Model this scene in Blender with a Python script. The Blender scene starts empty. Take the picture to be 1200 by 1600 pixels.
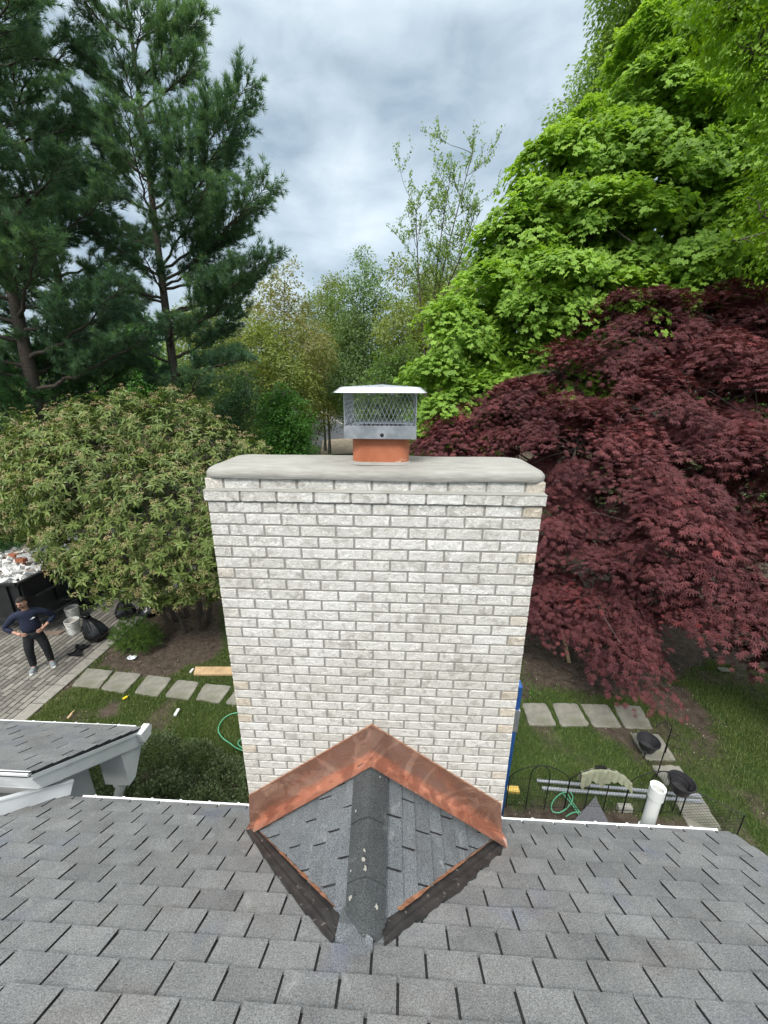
import bpy, math, random
import numpy as np
from mathutils import Vector, Matrix

rng = np.random.default_rng(7)
random.seed(7)
PI = math.pi
C = bpy.context.scene.collection

# ------------------------------------------------------------------ camera
PITCH, ROLL, YAW, FPX = 17.47, 0.215, 2.672, 595.7      # solved from the brick courses and the roof slope
th, ro, ya = [math.radians(a) for a in (PITCH, ROLL, YAW)]
CF = np.array([-math.sin(ya) * math.cos(th), math.cos(ya) * math.cos(th), -math.sin(th)])
_r0 = np.array([math.cos(ya), math.sin(ya), 0.0]); _u0 = np.cross(_r0, CF)
CR = math.cos(ro) * _r0 + math.sin(ro) * _u0
CU = -math.sin(ro) * _r0 + math.cos(ro) * _u0
cd = bpy.data.cameras.new('camera'); cam = bpy.data.objects.new('camera', cd); C.objects.link(cam)
cd.sensor_fit = 'VERTICAL'; cd.sensor_height = 32.0; cd.lens = 32.0 * FPX / 1600.0
cd.clip_start = 0.05; cd.clip_end = 3000
cam.matrix_world = Matrix(((CR[0], CU[0], -CF[0], 0), (CR[1], CU[1], -CF[1], 0), (CR[2], CU[2], -CF[2], 0), (0, 0, 0, 1)))
bpy.context.scene.camera = cam

# ------------------------------------------------------------------ light
SC = bpy.context.scene
SC.view_settings.view_transform = 'Standard'
SC.view_settings.look = 'None'
SC.view_settings.gamma = 1.0
SC.view_settings.exposure = 0.5
SUN_EL, SUN_AZ = math.radians(52), math.radians(200)      # azimuth the light comes from, clockwise from +Y
w = bpy.data.worlds.new('World'); SC.world = w; w.use_nodes = True
nt = w.node_tree; nt.nodes.clear(); NN = nt.nodes.new; LL = nt.links.new
out = NN('ShaderNodeOutputWorld'); bg = NN('ShaderNodeBackground'); LL(bg.outputs[0], out.inputs[0])
sky = NN('ShaderNodeTexSky'); sky.sky_type = 'NISHITA'; sky.sun_disc = False
sky.sun_elevation = SUN_EL; sky.sun_rotation = SUN_AZ; sky.dust_density = 3.0
tc = NN('ShaderNodeTexCoord'); sep = NN('ShaderNodeSeparateXYZ'); LL(tc.outputs['Generated'], sep.inputs[0])
def wm(op, a, b=None, clamp=False):
    n = NN('ShaderNodeMath'); n.operation = op; n.use_clamp = clamp
    for i, v in enumerate((a, b)):
        if v is None: continue
        if isinstance(v, (int, float)): n.inputs[i].default_value = v
        else: LL(v, n.inputs[i])
    return n.outputs[0]
zc = wm('MAXIMUM', sep.outputs['Z'], 0.0)
den = wm('ADD', zc, 0.42)
cmb = NN('ShaderNodeCombineXYZ')
LL(sep.outputs['X'], cmb.inputs[0]); LL(sep.outputs['Y'], cmb.inputs[1]); LL(wm('MULTIPLY', sep.outputs['Z'], 2.1), cmb.inputs[2])
n1 = NN('ShaderNodeTexNoise'); n1.inputs['Scale'].default_value = 2.3; n1.inputs['Detail'].default_value = 7; n1.inputs['Roughness'].default_value = 0.52; n1.inputs['Distortion'].default_value = 0.35
LL(cmb.outputs[0], n1.inputs['Vector'])
n2 = NN('ShaderNodeTexNoise'); n2.inputs['Scale'].default_value = 6.5; n2.inputs['Detail'].default_value = 5; n2.inputs['Roughness'].default_value = 0.55; n2.inputs['Distortion'].default_value = 0.5
LL(cmb.outputs[0], n2.inputs['Vector'])
cl = wm('ADD', wm('MULTIPLY', n1.outputs['Fac'], 0.72), wm('MULTIPLY', n2.outputs['Fac'], 0.28))
cr = NN('ShaderNodeValToRGB'); LL(cl, cr.inputs[0])
e = cr.color_ramp.elements
e[0].position = 0.34; e[0].color = (0.225, 0.305, 0.375, 1)
e[1].position = 0.66; e[1].color = (0.70, 0.78, 0.82, 1)
m = e.new(0.43); m.color = (0.315, 0.405, 0.475, 1)
m = e.new(0.53); m.color = (0.48, 0.575, 0.64, 1)
# overcast luminance: brighter overhead than at the horizon
grad = wm('MULTIPLY', wm('MULTIPLY', wm('SUBTRACT', zc, 0.56), 2.27, True), 2.1)
gv = NN('ShaderNodeCombineXYZ'); LL(grad, gv.inputs[0]); LL(wm('MULTIPLY', grad, 0.965), gv.inputs[1]); LL(wm('MULTIPLY', grad, 0.90), gv.inputs[2])
vm = NN('ShaderNodeVectorMath'); vm.operation = 'ADD'; LL(cr.outputs[0], vm.inputs[0]); LL(gv.outputs[0], vm.inputs[1])
vs = NN('ShaderNodeVectorMath'); vs.operation = 'SCALE'; LL(sky.outputs[0], vs.inputs[0]); vs.inputs['Scale'].default_value = 0.25
va = NN('ShaderNodeVectorMath'); va.operation = 'ADD'; 
vk = NN('ShaderNodeVectorMath'); vk.operation = 'SCALE'; LL(vm.outputs[0], vk.inputs[0]); vk.inputs['Scale'].default_value = 8.1
LL(vk.outputs[0], va.inputs[0]); LL(vs.outputs[0], va.inputs[1])
LL(va.outputs[0], bg.inputs[0]); bg.inputs[1].default_value = 0.1
sd = bpy.data.lights.new('sun', 'SUN'); sd.energy = 2.2; sd.angle = math.radians(16); sd.color = (1.0, 0.96, 0.9)
so = bpy.data.objects.new('sun', sd); C.objects.link(so)
sv = Vector((math.sin(SUN_AZ) * math.cos(SUN_EL), math.cos(SUN_AZ) * math.cos(SUN_EL), math.sin(SUN_EL)))
so.rotation_euler = sv.to_track_quat('Z', 'Y').to_euler(); so.location = sv * 30
cy = SC.cycles
cy.max_bounces = 6; cy.diffuse_bounces = 3; cy.glossy_bounces = 3; cy.transmission_bounces = 4; cy.transparent_max_bounces = 6
cy.use_denoising = True
try: cy.denoiser = 'OPENIMAGEDENOISE'
except Exception: pass
cy.use_adaptive_sampling = True; cy.adaptive_threshold = 0.015

# ------------------------------------------------------------------ placing helpers (camera stands at the origin)
G = -5.95                                   # ground level: the worker is 1.75 m tall
RS, RZ = 0.6683, -1.8326                    # main roof: z = RZ - RS*y
def ray(x, y): return CF * FPX + CR * (x - 600) - CU * (y - 800)
def onz(x, y, z=G): d = ray(x, y); return d * (z / d[2])
def ony(x, y, Y): d = ray(x, y); return d * (Y / d[1])
def onx(x, y, X): d = ray(x, y); return d * (X / d[0])
def onroof(x, y, z0=RZ, s=RS): d = ray(x, y); return d * (z0 / (d[2] + s * d[1]))

# ------------------------------------------------------------------ mesh helpers
LOC = {}
def V(*a): return np.array(a, float)
def nrm(a):
    a = np.asarray(a, float)
    return a / np.maximum(np.linalg.norm(a, axis=-1, keepdims=True), 1e-9)
class MB:
    def __init__(s): s.v = []; s.l = []; s.t = []; s.m = []; s.r = []; s.n = 0; s.g = 0
    def add(s, verts, faces, mat=0, rnd=0.5):
        verts = np.asarray(verts, np.float32).reshape(-1, 3)
        if isinstance(faces, np.ndarray):
            s.l.append((faces + s.n).ravel().astype(np.int32)); s.t.append(np.full(len(faces), faces.shape[1], np.int32)); k = len(faces)
        else:
            for f in faces: s.l.append(np.array(f, np.int32) + s.n)
            s.t.append(np.array([len(f) for f in faces], np.int32)); k = len(faces)
        s.m.append(np.full(k, mat, np.int32))
        s.r.append(np.broadcast_to(np.asarray(rnd, np.float32), (len(verts),)).copy())
        s.v.append(verts); s.n += len(verts)
        return s
    def box(s, a, b, mat=0, rnd=0.5, jit=0.0):
        x0, y0, z0 = a; x1, y1, z1 = b
        vs_ = np.array([(x0, y0, z0), (x1, y0, z0), (x1, y1, z0), (x0, y1, z0), (x0, y0, z1), (x1, y0, z1), (x1, y1, z1), (x0, y1, z1)], float)
        if jit: vs_ += rng.normal(0, jit, vs_.shape)
        return s.add(vs_, BOXF, mat, rnd)
    def hexa(s, v8, mat=0, rnd=0.5): return s.add(v8, BOXF, mat, rnd)
    def beam(s, a, b, wd, ht, up=(0, 0, 1), mat=0, rnd=0.5):
        a, b = V(*a), V(*b); d = nrm(b - a); sd_ = nrm(np.cross(d, up)); u = np.cross(sd_, d)
        o = [(-wd / 2, 0), (wd / 2, 0), (wd / 2, ht), (-wd / 2, ht)]
        vs_ = [a + sd_ * p + u * q for p, q in o] + [b + sd_ * p + u * q for p, q in o]
        return s.add(vs_, [(0, 3, 2, 1), (4, 5, 6, 7), (0, 1, 5, 4), (1, 2, 6, 5), (2, 3, 7, 6), (3, 0, 4, 7)], mat, rnd)
    def tube(s, pts, r, k=6, mat=0, rnd=0.5, closed=False, cap=True):
        P = np.asarray(pts, float); n = len(P); r = np.broadcast_to(np.asarray(r, float), (n,))
        T = nrm(np.gradient(P, axis=0)) if not closed else nrm(np.roll(P, -1, 0) - np.roll(P, 1, 0))
        ref = V(0, 0, 1) if abs(T[0][2]) < 0.9 else V(1, 0, 0)
        A = np.zeros_like(P); a = nrm(np.cross(T[0], ref))
        for i in range(n):
            a = a - T[i] * (a @ T[i]); a = nrm(a); A[i] = a
        B = np.cross(T, A); an = np.arange(k) * 2 * PI / k
        vs_ = P[:, None] + r[:, None, None] * (A[:, None] * np.cos(an)[None, :, None] + B[:, None] * np.sin(an)[None, :, None])
        m_ = n if closed else n - 1
        i, j = np.meshgrid(np.arange(m_), np.arange(k), indexing='ij'); i2 = (i + 1) % n; j2 = (j + 1) % k
        F = np.stack([i * k + j, i * k + j2, i2 * k + j2, i2 * k + j], -1).reshape(-1, 4)
        s.add(vs_.reshape(-1, 3), F, mat, rnd)
        if cap and not closed:
            s.add(vs_[0], [tuple(range(k))[::-1]], mat, rnd); s.add(vs_[-1], [tuple(range(k))], mat, rnd)
        return s
    def lathe(s, o, prof, k=20, mat=0, rnd=0.5, ax=(0, 0, 1), wob=0.0):
        o = V(*o); z = nrm(V(*ax)); x = nrm(np.cross(z, V(0.3, 1, 0.1))); y = np.cross(z, x); an = np.arange(k) * 2 * PI / k
        P = []
        for r, h in prof:
            rr = r * (1 + wob * rng.normal(0, 1, k))
            P.append(o + z * h + (x[None] * np.cos(an)[:, None] + y[None] * np.sin(an)[:, None]) * rr[:, None])
        P = np.array(P); n = len(prof)
        i, j = np.meshgrid(np.arange(n - 1), np.arange(k), indexing='ij'); j2 = (j + 1) % k
        F = np.stack([i * k + j, i * k + j2, (i + 1) * k + j2, (i + 1) * k + j], -1).reshape(-1, 4)
        return s.add(P.reshape(-1, 3), F, mat, rnd)
    def prism(s, poly, d, mat=0, rnd=0.5):
        P = np.asarray(poly, float); n = len(P); d = V(*d)
        return s.add(np.vstack([P, P + d]), [tuple(range(n))[::-1], tuple(range(n, 2 * n))] + [(i, (i + 1) % n, n + (i + 1) % n, n + i) for i in range(n)], mat, rnd)
    def build(s, name, mats, parent=None, origin=None, smooth=False):
        me = bpy.data.meshes.new(name); v = np.concatenate(s.v).astype(np.float32)
        loops = np.concatenate(s.l); tot = np.concatenate(s.t)
        o = V(0, 0, 0)
        if parent is not None: o = V(*LOC[parent.name])
        elif origin is not None: o = V(*origin)
        v = v - o.astype(np.float32)
        me.vertices.add(len(v)); me.vertices.foreach_set('co', v.ravel())
        me.loops.add(len(loops)); me.loops.foreach_set('vertex_index', loops)
        me.polygons.add(len(tot)); st = np.concatenate([[0], np.cumsum(tot)[:-1]]).astype(np.int32)
        me.polygons.foreach_set('loop_start', st)
        try: me.polygons.foreach_set('loop_total', tot)
        except Exception: pass
        me.polygons.foreach_set('material_index', np.concatenate(s.m))
        me.polygons.foreach_set('use_smooth', np.full(len(tot), bool(smooth)))
        at = me.attributes.new('rnd', 'FLOAT', 'POINT'); at.data.foreach_set('value', np.concatenate(s.r))
        for m_ in (mats if isinstance(mats, (list, tuple)) else [mats]): me.materials.append(m_)
        me.update(calc_edges=True); me.validate()
        ob = bpy.data.objects.new(name, me); C.objects.link(ob)
        if parent is not None: ob.parent = parent; LOC[ob.name] = LOC[parent.name]
        else: ob.location = o; LOC[ob.name] = tuple(o)
        return ob
BOXF = np.array([(0, 3, 2, 1), (4, 5, 6, 7), (0, 1, 5, 4), (1, 2, 6, 5), (2, 3, 7, 6), (3, 0, 4, 7)])

def tag(o, label=None, cat=None, group=None, kind=None):
    if label: o['label'] = label
    if cat: o['category'] = cat
    if group: o['group'] = group
    if kind: o['kind'] = kind
    return o
def thing(name, loc, label, cat, group=None):
    o = bpy.data.objects.new(name, None); C.objects.link(o); o.location = loc; o.empty_display_size = 0.1
    LOC[o.name] = tuple(loc); return tag(o, label, cat, group)
def copy_tree(o, parent=None):
    c = o.copy(); C.objects.link(c)
    if parent is not None: c.parent = parent
    for ch in o.children: copy_tree(ch, c)
    return c

# numpy noise
def vnoise(x, y, seed=0):
    xi = np.floor(x).astype(np.int64); yi = np.floor(y).astype(np.int64); xf = x - xi; yf = y - yi
    def h(a, b):
        n = (a * 374761393 + b * 668265263 + seed * 1442695041) & 0xffffffff
        n = ((n ^ (n >> 13)) * 1274126177) & 0xffffffff
        return ((n ^ (n >> 16)) & 0xffff) / 65535.0
    u = xf * xf * (3 - 2 * xf); v_ = yf * yf * (3 - 2 * yf)
    return (h(xi, yi) * (1 - u) + h(xi + 1, yi) * u) * (1 - v_) + (h(xi, yi + 1) * (1 - u) + h(xi + 1, yi + 1) * u) * v_
def fbm(x, y, o=4, seed=0):
    r = 0; a = 0.5; t = 0
    for i in range(o): r = r + a * vnoise(x * 2 ** i, y * 2 ** i, seed + i); t += a; a *= 0.5
    return r / t
def sdpoly(x, y, P):
    P = np.asarray(P, float)[:, :2]; d = np.full(x.shape, 1e9); ins = np.zeros(x.shape, bool)
    for i in range(len(P)):
        a, b = P[i], P[(i + 1) % len(P)]; e_ = b - a
        t = np.clip(((x - a[0]) * e_[0] + (y - a[1]) * e_[1]) / (e_ @ e_), 0, 1)
        d = np.minimum(d, np.hypot(x - a[0] - t * e_[0], y - a[1] - t * e_[1]))
        c = (a[1] > y) != (b[1] > y)
        with np.errstate(divide='ignore', invalid='ignore'):
            ins ^= c & (x < (b[0] - a[0]) * (y - a[1]) / (b[1] - a[1] + 1e-12) + a[0])
    return np.where(ins, -d, d)

# ------------------------------------------------------------------ materials
class MT:
    def __init__(s, name, rough=0.6, metal=0.0, spec=0.5):
        s.m = bpy.data.materials.new(name); s.m.use_nodes = True; s.nt = s.m.node_tree; s.b = s.nt.nodes['Principled BSDF']
        s.b.inputs['Roughness'].default_value = rough; s.b.inputs['Metallic'].default_value = metal; s.b.inputs['Specular IOR Level'].default_value = spec
        s.co = s.nt.nodes.new('ShaderNodeTexCoord').outputs['Object']
    def L(s, a, b): s.nt.links.new(a, b)
    def noise(s, sc, det=4, rough=0.55, dist=0.0, vec=None, out_='Fac'):
        n = s.nt.nodes.new('ShaderNodeTexNoise'); n.inputs['Scale'].default_value = sc; n.inputs['Detail'].default_value = det
        n.inputs['Roughness'].default_value = rough; n.inputs['Distortion'].default_value = dist; s.L(vec or s.co, n.inputs['Vector']); return n.outputs[out_]
    def mapv(s, sc, rot=(0, 0, 0)):
        n = s.nt.nodes.new('ShaderNodeMapping'); n.inputs['Scale'].default_value = sc; n.inputs['Rotation'].default_value = rot; s.L(s.co, n.inputs['Vector']); return n.outputs[0]
    def voro(s, sc, out_='Distance', feat='F1', vec=None):
        n = s.nt.nodes.new('ShaderNodeTexVoronoi'); n.feature = feat; n.inputs['Scale'].default_value = sc; s.L(vec or s.co, n.inputs['Vector']); return n.outputs[out_]
    def attr(s, name='rnd'):
        n = s.nt.nodes.new('ShaderNodeAttribute'); n.attribute_name = name; return n.outputs['Fac']
    def ramp(s, f, stops):
        n = s.nt.nodes.new('ShaderNodeValToRGB'); s.L(f, n.inputs[0]); el = n.color_ramp.elements
        for i, (p, c) in enumerate(stops):
            q = el[i] if i < 2 else el.new(p)
            q.position = p; q.color = (*(c if isinstance(c, (tuple, list)) else (c, c, c)), 1)
        return n.outputs[0]
    def mix(s, f, a, b, mode='MIX'):
        n = s.nt.nodes.new('ShaderNodeMix'); n.data_type = 'RGBA'; n.blend_type = mode
        for sock, val in ((n.inputs[0], f), (n.inputs[6], a), (n.inputs[7], b)):
            if isinstance(val, (int, float)): sock.default_value = val
            elif isinstance(val, tuple): sock.default_value = (*val, 1)
            else: s.L(val, sock)
        return n.outputs[2]
    def math(s, op, a, b=0.0, clamp=False):
        n = s.nt.nodes.new('ShaderNodeMath'); n.operation = op; n.use_clamp = clamp
        for i, v_ in enumerate((a, b)):
            if isinstance(v_, (int, float)): n.inputs[i].default_value = v_
            else: s.L(v_, n.inputs[i])
        return n.outputs[0]
    def col(s, c):
        if isinstance(c, tuple): s.b.inputs['Base Color'].default_value = (*c, 1)
        else: s.L(c, s.b.inputs['Base Color'])
        return s
    def bump(s, h, dist=0.002, st=1.0):
        n = s.nt.nodes.new('ShaderNodeBump'); n.inputs['Distance'].default_value = dist; n.inputs['Strength'].default_value = st; s.L(h, n.inputs['Height']); s.L(n.outputs[0], s.b.inputs['Normal']); return s
    def rough(s, f): s.L(f, s.b.inputs['Roughness']); return s

def simple(name, c, rough=0.6, metal=0.0, var=0.15, sc=12, bump=0.0):
    t = MT(name, rough, metal); n = t.noise(sc, 5)
    t.col(t.ramp(n, [(0.3, tuple(x * (1 - var) for x in c)), (0.7, tuple(min(1, x * (1 + var)) for x in c))]))
    if bump: t.bump(n, bump)
    return t.m
def leafmat(name, cols, trans=0.35, rough=0.5, tcol=None):
    t = MT(name, rough, 0, 0.35)
    f = t.attr(); big = t.noise(0.6, 3)
    f2 = t.math('ADD', t.math('MULTIPLY', f, 0.75), t.math('MULTIPLY', t.math('SUBTRACT', big, 0.5), 0.7), True)
    f2 = t.math('ADD', f2, 0.1, True)
    c = t.ramp(f2, [(i / (len(cols) - 1), k) for i, k in sorted(enumerate(cols), key=lambda z: (0 if z[0] == 0 else 1 if z[0] == len(cols) - 1 else 2))] if False else _st(cols))
    t.col(c)
    tr = t.nt.nodes.new('ShaderNodeBsdfTranslucent'); 
    if tcol: tr.inputs[0].default_value = (*tcol, 1)
    else: t.L(t.mix(1.0, c, (1.3, 1.25, 0.6), 'MULTIPLY'), tr.inputs[0])
    ms = t.nt.nodes.new('ShaderNodeMixShader'); ms.inputs[0].default_value = trans
    t.L(t.b.outputs[0], ms.inputs[1]); t.L(tr.outputs[0], ms.inputs[2]); t.L(ms.outputs[0], t.nt.nodes['Material Output'].inputs[0])
    return t.m
def _st(cols):
    n = len(cols); s = [(0.0, cols[0]), (1.0, cols[-1])]
    return s + [(i / (n - 1), cols[i]) for i in range(1, n - 1)]

M = {}
# shingles
def shingle_mat(name, dark, light, blue):
    t = MT(name, 0.9, 0, 0.25)
    gr = t.noise(150, 2, 0.7); gr2 = t.noise(420, 2, 0.6)
    g = t.math('ADD', t.math('MULTIPLY', gr, 0.55), t.math('MULTIPLY', gr2, 0.45))
    base = t.ramp(g, [(0.36, dark), (0.64, light)])
    patch = t.noise(4.5, 4, 0.6)
    r = t.attr()
    tone = t.math('ADD', t.math('MULTIPLY', r, 0.20), t.math('MULTIPLY', patch, 0.72))
    base = t.mix(1.0, base, t.ramp(tone, [(0.22, (0.70, 0.69, 0.69)), (0.66, (1.20, 1.19, 1.17))]), 'MULTIPLY')
    bl = t.ramp(t.noise(2.1, 2, 0.5, 0, t.mapv((1, 1, 1), (0, 0, 1.3))), [(0.58, 0.0), (0.72, 1.0)])
    base = t.mix(t.math('MULTIPLY', bl, 0.7), base, t.mix(1.0, base, blue, 'MULTIPLY'))
    br = t.ramp(t.noise(2.6, 3, 0.55, 0.3, t.mapv((1, 1, 1), (0, 0, 2.1))), [(0.56, 0.0), (0.70, 1.0)])
    base = t.mix(t.math('MULTIPLY', br, 0.5), base, t.mix(1.0, base, (0.90, 0.83, 0.78), 'MULTIPLY'))
    sc_ = t.ramp(t.noise(6.0, 6, 0.7, 0.6, t.mapv((1, 0.6, 1), (0, 0, 0.2))), [(0.60, 0.0), (0.72, 1.0)])
    base = t.mix(t.math('MULTIPLY', sc_, 0.40), base, (0.44, 0.44, 0.43))
    sp = t.ramp(t.voro(34), [(0.045, 1.0), (0.075, 0.0)])
    spn = t.ramp(t.noise(7, 2), [(0.56, 0.0), (0.62, 1.0)])
    base = t.mix(t.math('MULTIPLY', t.math('MULTIPLY', sp, spn), 0.55), base, (0.62, 0.61, 0.58))
    t.col(base); t.bump(g, 0.0025, 0.9); return t.m
M['shingle'] = shingle_mat('weathered_shingle', (0.082, 0.087, 0.091), (0.315, 0.325, 0.330), (0.80, 0.84, 1.12))
M['shingle_new'] = shingle_mat('cricket_shingle', (0.035, 0.040, 0.046), (0.23, 0.255, 0.275), (0.85, 0.95, 1.1))
M['ridge'] = shingle_mat('ridge_shingle', (0.018, 0.021, 0.024), (0.105, 0.115, 0.12), (0.85, 0.95, 1.1))
M['dark_base'] = simple('slot_base', (0.030, 0.030, 0.032), 0.9)  # near-black; in the shingle slots this colour stands in for shadow
t = MT('mortar', 0.9); n = t.noise(160, 4); t.col(t.ramp(n, [(0.3, (0.235, 0.225, 0.205)), (0.7, (0.36, 0.345, 0.315))])); t.bump(n, 0.002); M['mortar'] = t.m
# brick
t = MT('white_brick', 0.75, 0, 0.3)
v1 = t.mapv((1, 1, 1.5))
sq = t.noise(26, 5, 0.6, 2.2, v1); fine = t.noise(110, 4, 0.65, 0.4)
rid = t.math('ABSOLUTE', t.math('SUBTRACT', sq, 0.5)); rid = t.ramp(rid, [(0.0, 0.0), (0.07, 1.0)])
pale = t.ramp(t.noise(16, 4, 0.6, 0.8), [(0.34, (0.59, 0.57, 0.53)), (0.50, (0.88, 0.865, 0.83))])
c0 = t.mix(t.math('MULTIPLY', t.math('SUBTRACT', 1.0, rid), 0.24), pale, (0.40, 0.375, 0.34))
c0 = t.mix(t.ramp(fine, [(0.35, 0.35), (0.55, 0.0)]), c0, (0.42, 0.40, 0.37))
c0 = t.mix(1.0, c0, t.ramp(t.attr(), [(0.0, (0.94, 0.85, 0.74)), (1.0, (1.06, 1.06, 1.06)), (0.08, (0.98, 0.93, 0.87)), (0.14, (0.90, 0.89, 0.865))]), 'MULTIPLY')
c0 = t.mix(1.0, c0, t.ramp(t.noise(1.7, 5, 0.6, 0.4), [(0.35, (0.93, 0.92, 0.90)), (0.62, (1.03, 1.03, 1.03))]), 'MULTIPLY')
t.col(c0); t.bump(t.math('ADD', t.math('MULTIPLY', rid, 0.5), t.math('ADD', t.math('MULTIPLY', sq, 1.1), t.math('MULTIPLY', fine, 0.35))), 0.0034, 1.0); M['brick'] = t.m
t = MT('cement_crown', 0.85, 0, 0.3); n = t.noise(5, 5); n2 = t.noise(60, 4); st_ = t.noise(9, 3, 0.5, 0, t.mapv((1, 6, 6)))
c0 = t.ramp(n, [(0.3, (0.25, 0.245, 0.22)), (0.7, (0.36, 0.35, 0.32))]); c0 = t.mix(0.5, c0, t.ramp(st_, [(0.3, (0.23, 0.225, 0.20)), (0.7, (0.39, 0.38, 0.35))]))
t.col(c0); t.bump(t.math('ADD', t.math('MULTIPLY', n2, 0.4), st_), 0.004); M['crown'] = t.m
t = MT('terracotta', 0.7, 0, 0.3); n = t.noise(7, 4); c0 = t.ramp(n, [(0.3, (0.36, 0.115, 0.055)), (0.7, (0.50, 0.175, 0.09))])
spt = t.ramp(t.noise(30, 4, 0.6, 1.0), [(0.64, 0.0), (0.68, 0.8)])
sepz = t.nt.nodes.new('ShaderNodeSeparateXYZ'); t.L(t.co, sepz.inputs[0])
c0 = t.mix(t.math('MULTIPLY', spt, t.ramp(sepz.outputs[2], [(0.02, 1.0), (0.09, 0.0)])), c0, (0.70, 0.55, 0.45)); t.col(c0); t.bump(t.noise(50), 0.001); M['terracotta'] = t.m
t = MT('copper', 0.3, 0.78); n = t.noise(5, 4, 0.6, 1.2); c0 = t.ramp(n, [(0.3, (0.66, 0.35, 0.25)), (0.75, (0.96, 0.60, 0.46))])
sm_ = t.ramp(t.noise(3.2, 3, 0.5, 2.4), [(0.47, 0.0), (0.50, 1.0)]); c0 = t.mix(t.math('MULTIPLY', sm_, 0.45), c0, (0.36, 0.17, 0.12))
scr = t.ramp(t.noise(14, 6, 0.7, 0.5, t.mapv((3, 1, 8))), [(0.62, 0.0), (0.70, 0.5)]); c0 = t.mix(scr, c0, (0.93, 0.60, 0.45))
t.col(c0); t.rough(t.ramp(n, [(0.3, 0.30), (0.7, 0.13)])); t.bump(t.noise(8, 3, 0.5, 0.8), 0.012, 0.7); M['copper'] = t.m
t = MT('copper_edge', 0.55, 0.6); n = t.noise(30, 4); t.col(t.ramp(n, [(0.3, (0.32, 0.15, 0.08)), (0.7, (0.72, 0.38, 0.23))])); t.bump(n, 0.003); M['copper_edge'] = t.m
t = MT('valley_membrane', 0.6, 0, 0.4); n = t.noise(9, 5, 0.6, 0.5)
scr = t.ramp(t.noise(26, 5, 0.6, 0.4, t.mapv((1, 1, 1), (0, 0, 0.9))), [(0.62, 0.0), (0.68, 0.5)])
c0 = t.mix(scr, t.ramp(n, [(0.3, (0.014, 0.014, 0.015)), (0.72, (0.05, 0.048, 0.047))]), (0.32, 0.30, 0.28)); t.col(c0); t.bump(n, 0.004); M['membrane'] = t.m
t = MT('galvanised_steel', 0.38, 0.85); n = t.noise(18, 4); t.col(t.ramp(n, [(0.3, (0.40, 0.42, 0.44)), (0.7, (0.55, 0.57, 0.59))])); t.rough(t.ramp(n, [(0.3, 0.33), (0.7, 0.5)])); M['steel'] = t.m
M['lid'] = simple('cap_lid_steel', (0.50, 0.53, 0.56), 0.42, 0.7, 0.05, 14)
t = MT('white_paint', 0.5); n = t.noise(3, 5); st_ = t.ramp(t.noise(11, 5, 0.7, 0.8), [(0.6, 0.0), (0.72, 0.35)])
t.col(t.mix(st_, t.ramp(n, [(0.3, (0.66, 0.69, 0.71)), (0.7, (0.80, 0.82, 0.83))]), (0.45, 0.44, 0.40))); M['paint'] = t.m
M['gutter'] = simple('white_aluminium', (0.82, 0.83, 0.84), 0.4, 0, 0.05)
M['pvc'] = simple('white_plastic_pipe', (0.80, 0.82, 0.82), 0.3, 0, 0.04)
M['wallpaint'] = simple('wall_siding', (0.55, 0.56, 0.55), 0.7, 0, 0.08)
M['bark'] = simple('bark', (0.085, 0.068, 0.055), 0.9, 0, 0.45, 22, 0.012)
M['bark_grey'] = simple('grey_bark', (0.14, 0.125, 0.11), 0.9, 0, 0.4, 22, 0.01)
M['needles'] = leafmat('pine_needles', [(0.062, 0.128, 0.092), (0.098, 0.19, 0.12), (0.145, 0.26, 0.14), (0.20, 0.33, 0.155)], 0.42, 0.55)
M['needles_light'] = leafmat('pine_needles_light', [(0.04, 0.11, 0.045), (0.07, 0.17, 0.06), (0.11, 0.24, 0.075)], 0.25, 0.55)
M['maple_green'] = leafmat('green_maple_leaf', [(0.15, 0.27, 0.045), (0.24, 0.40, 0.065), (0.35, 0.54, 0.09), (0.48, 0.66, 0.16)], 0.45, 0.55)
M['maple_red'] = leafmat('red_maple_leaf', [(0.050, 0.017, 0.019), (0.084, 0.025, 0.029), (0.130, 0.039, 0.043), (0.20, 0.060, 0.064), (0.42, 0.07, 0.07)], 0.22, 0.6, (0.17, 0.04, 0.025))
M['locust'] = leafmat('yellow_green_leaf', [(0.11, 0.23, 0.015), (0.19, 0.34, 0.02), (0.29, 0.44, 0.035)], 0.5, 0.5)
M['spire'] = leafmat('pale_green_leaf', [(0.14, 0.24, 0.05), (0.21, 0.34, 0.07), (0.30, 0.43, 0.11)], 0.45, 0.5)
M['vib'] = leafmat('viburnum_leaf', [(0.085, 0.125, 0.035), (0.14, 0.195, 0.055), (0.20, 0.265, 0.08), (0.30, 0.37, 0.12)], 0.22, 0.42)
M['vibhead'] = leafmat('viburnum_flower_head', [(0.25, 0.20, 0.09), (0.37, 0.30, 0.15), (0.48, 0.41, 0.23)], 0.1, 0.8, (0.3, 0.2, 0.1))
M['box'] = leafmat('boxwood_leaf', [(0.045, 0.07, 0.028), (0.08, 0.115, 0.045), (0.15, 0.19, 0.08)], 0.12, 0.4)
M['olive'] = leafmat('olive_leaf', [(0.13, 0.18, 0.04), (0.20, 0.26, 0.06), (0.29, 0.33, 0.09)], 0.4, 0.5)
M['bronze'] = leafmat('bronze_spring_leaf', [(0.16, 0.18, 0.06), (0.24, 0.245, 0.085), (0.35, 0.32, 0.14)], 0.4, 0.5)
M['midgreen'] = leafmat('mid_green_leaf', [(0.07, 0.14, 0.035), (0.12, 0.215, 0.05), (0.18, 0.29, 0.07)], 0.4, 0.5)
M['greygreen'] = leafmat('grey_green_leaf', [(0.11, 0.185, 0.07), (0.17, 0.27, 0.10), (0.25, 0.35, 0.13)], 0.4, 0.5)
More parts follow.
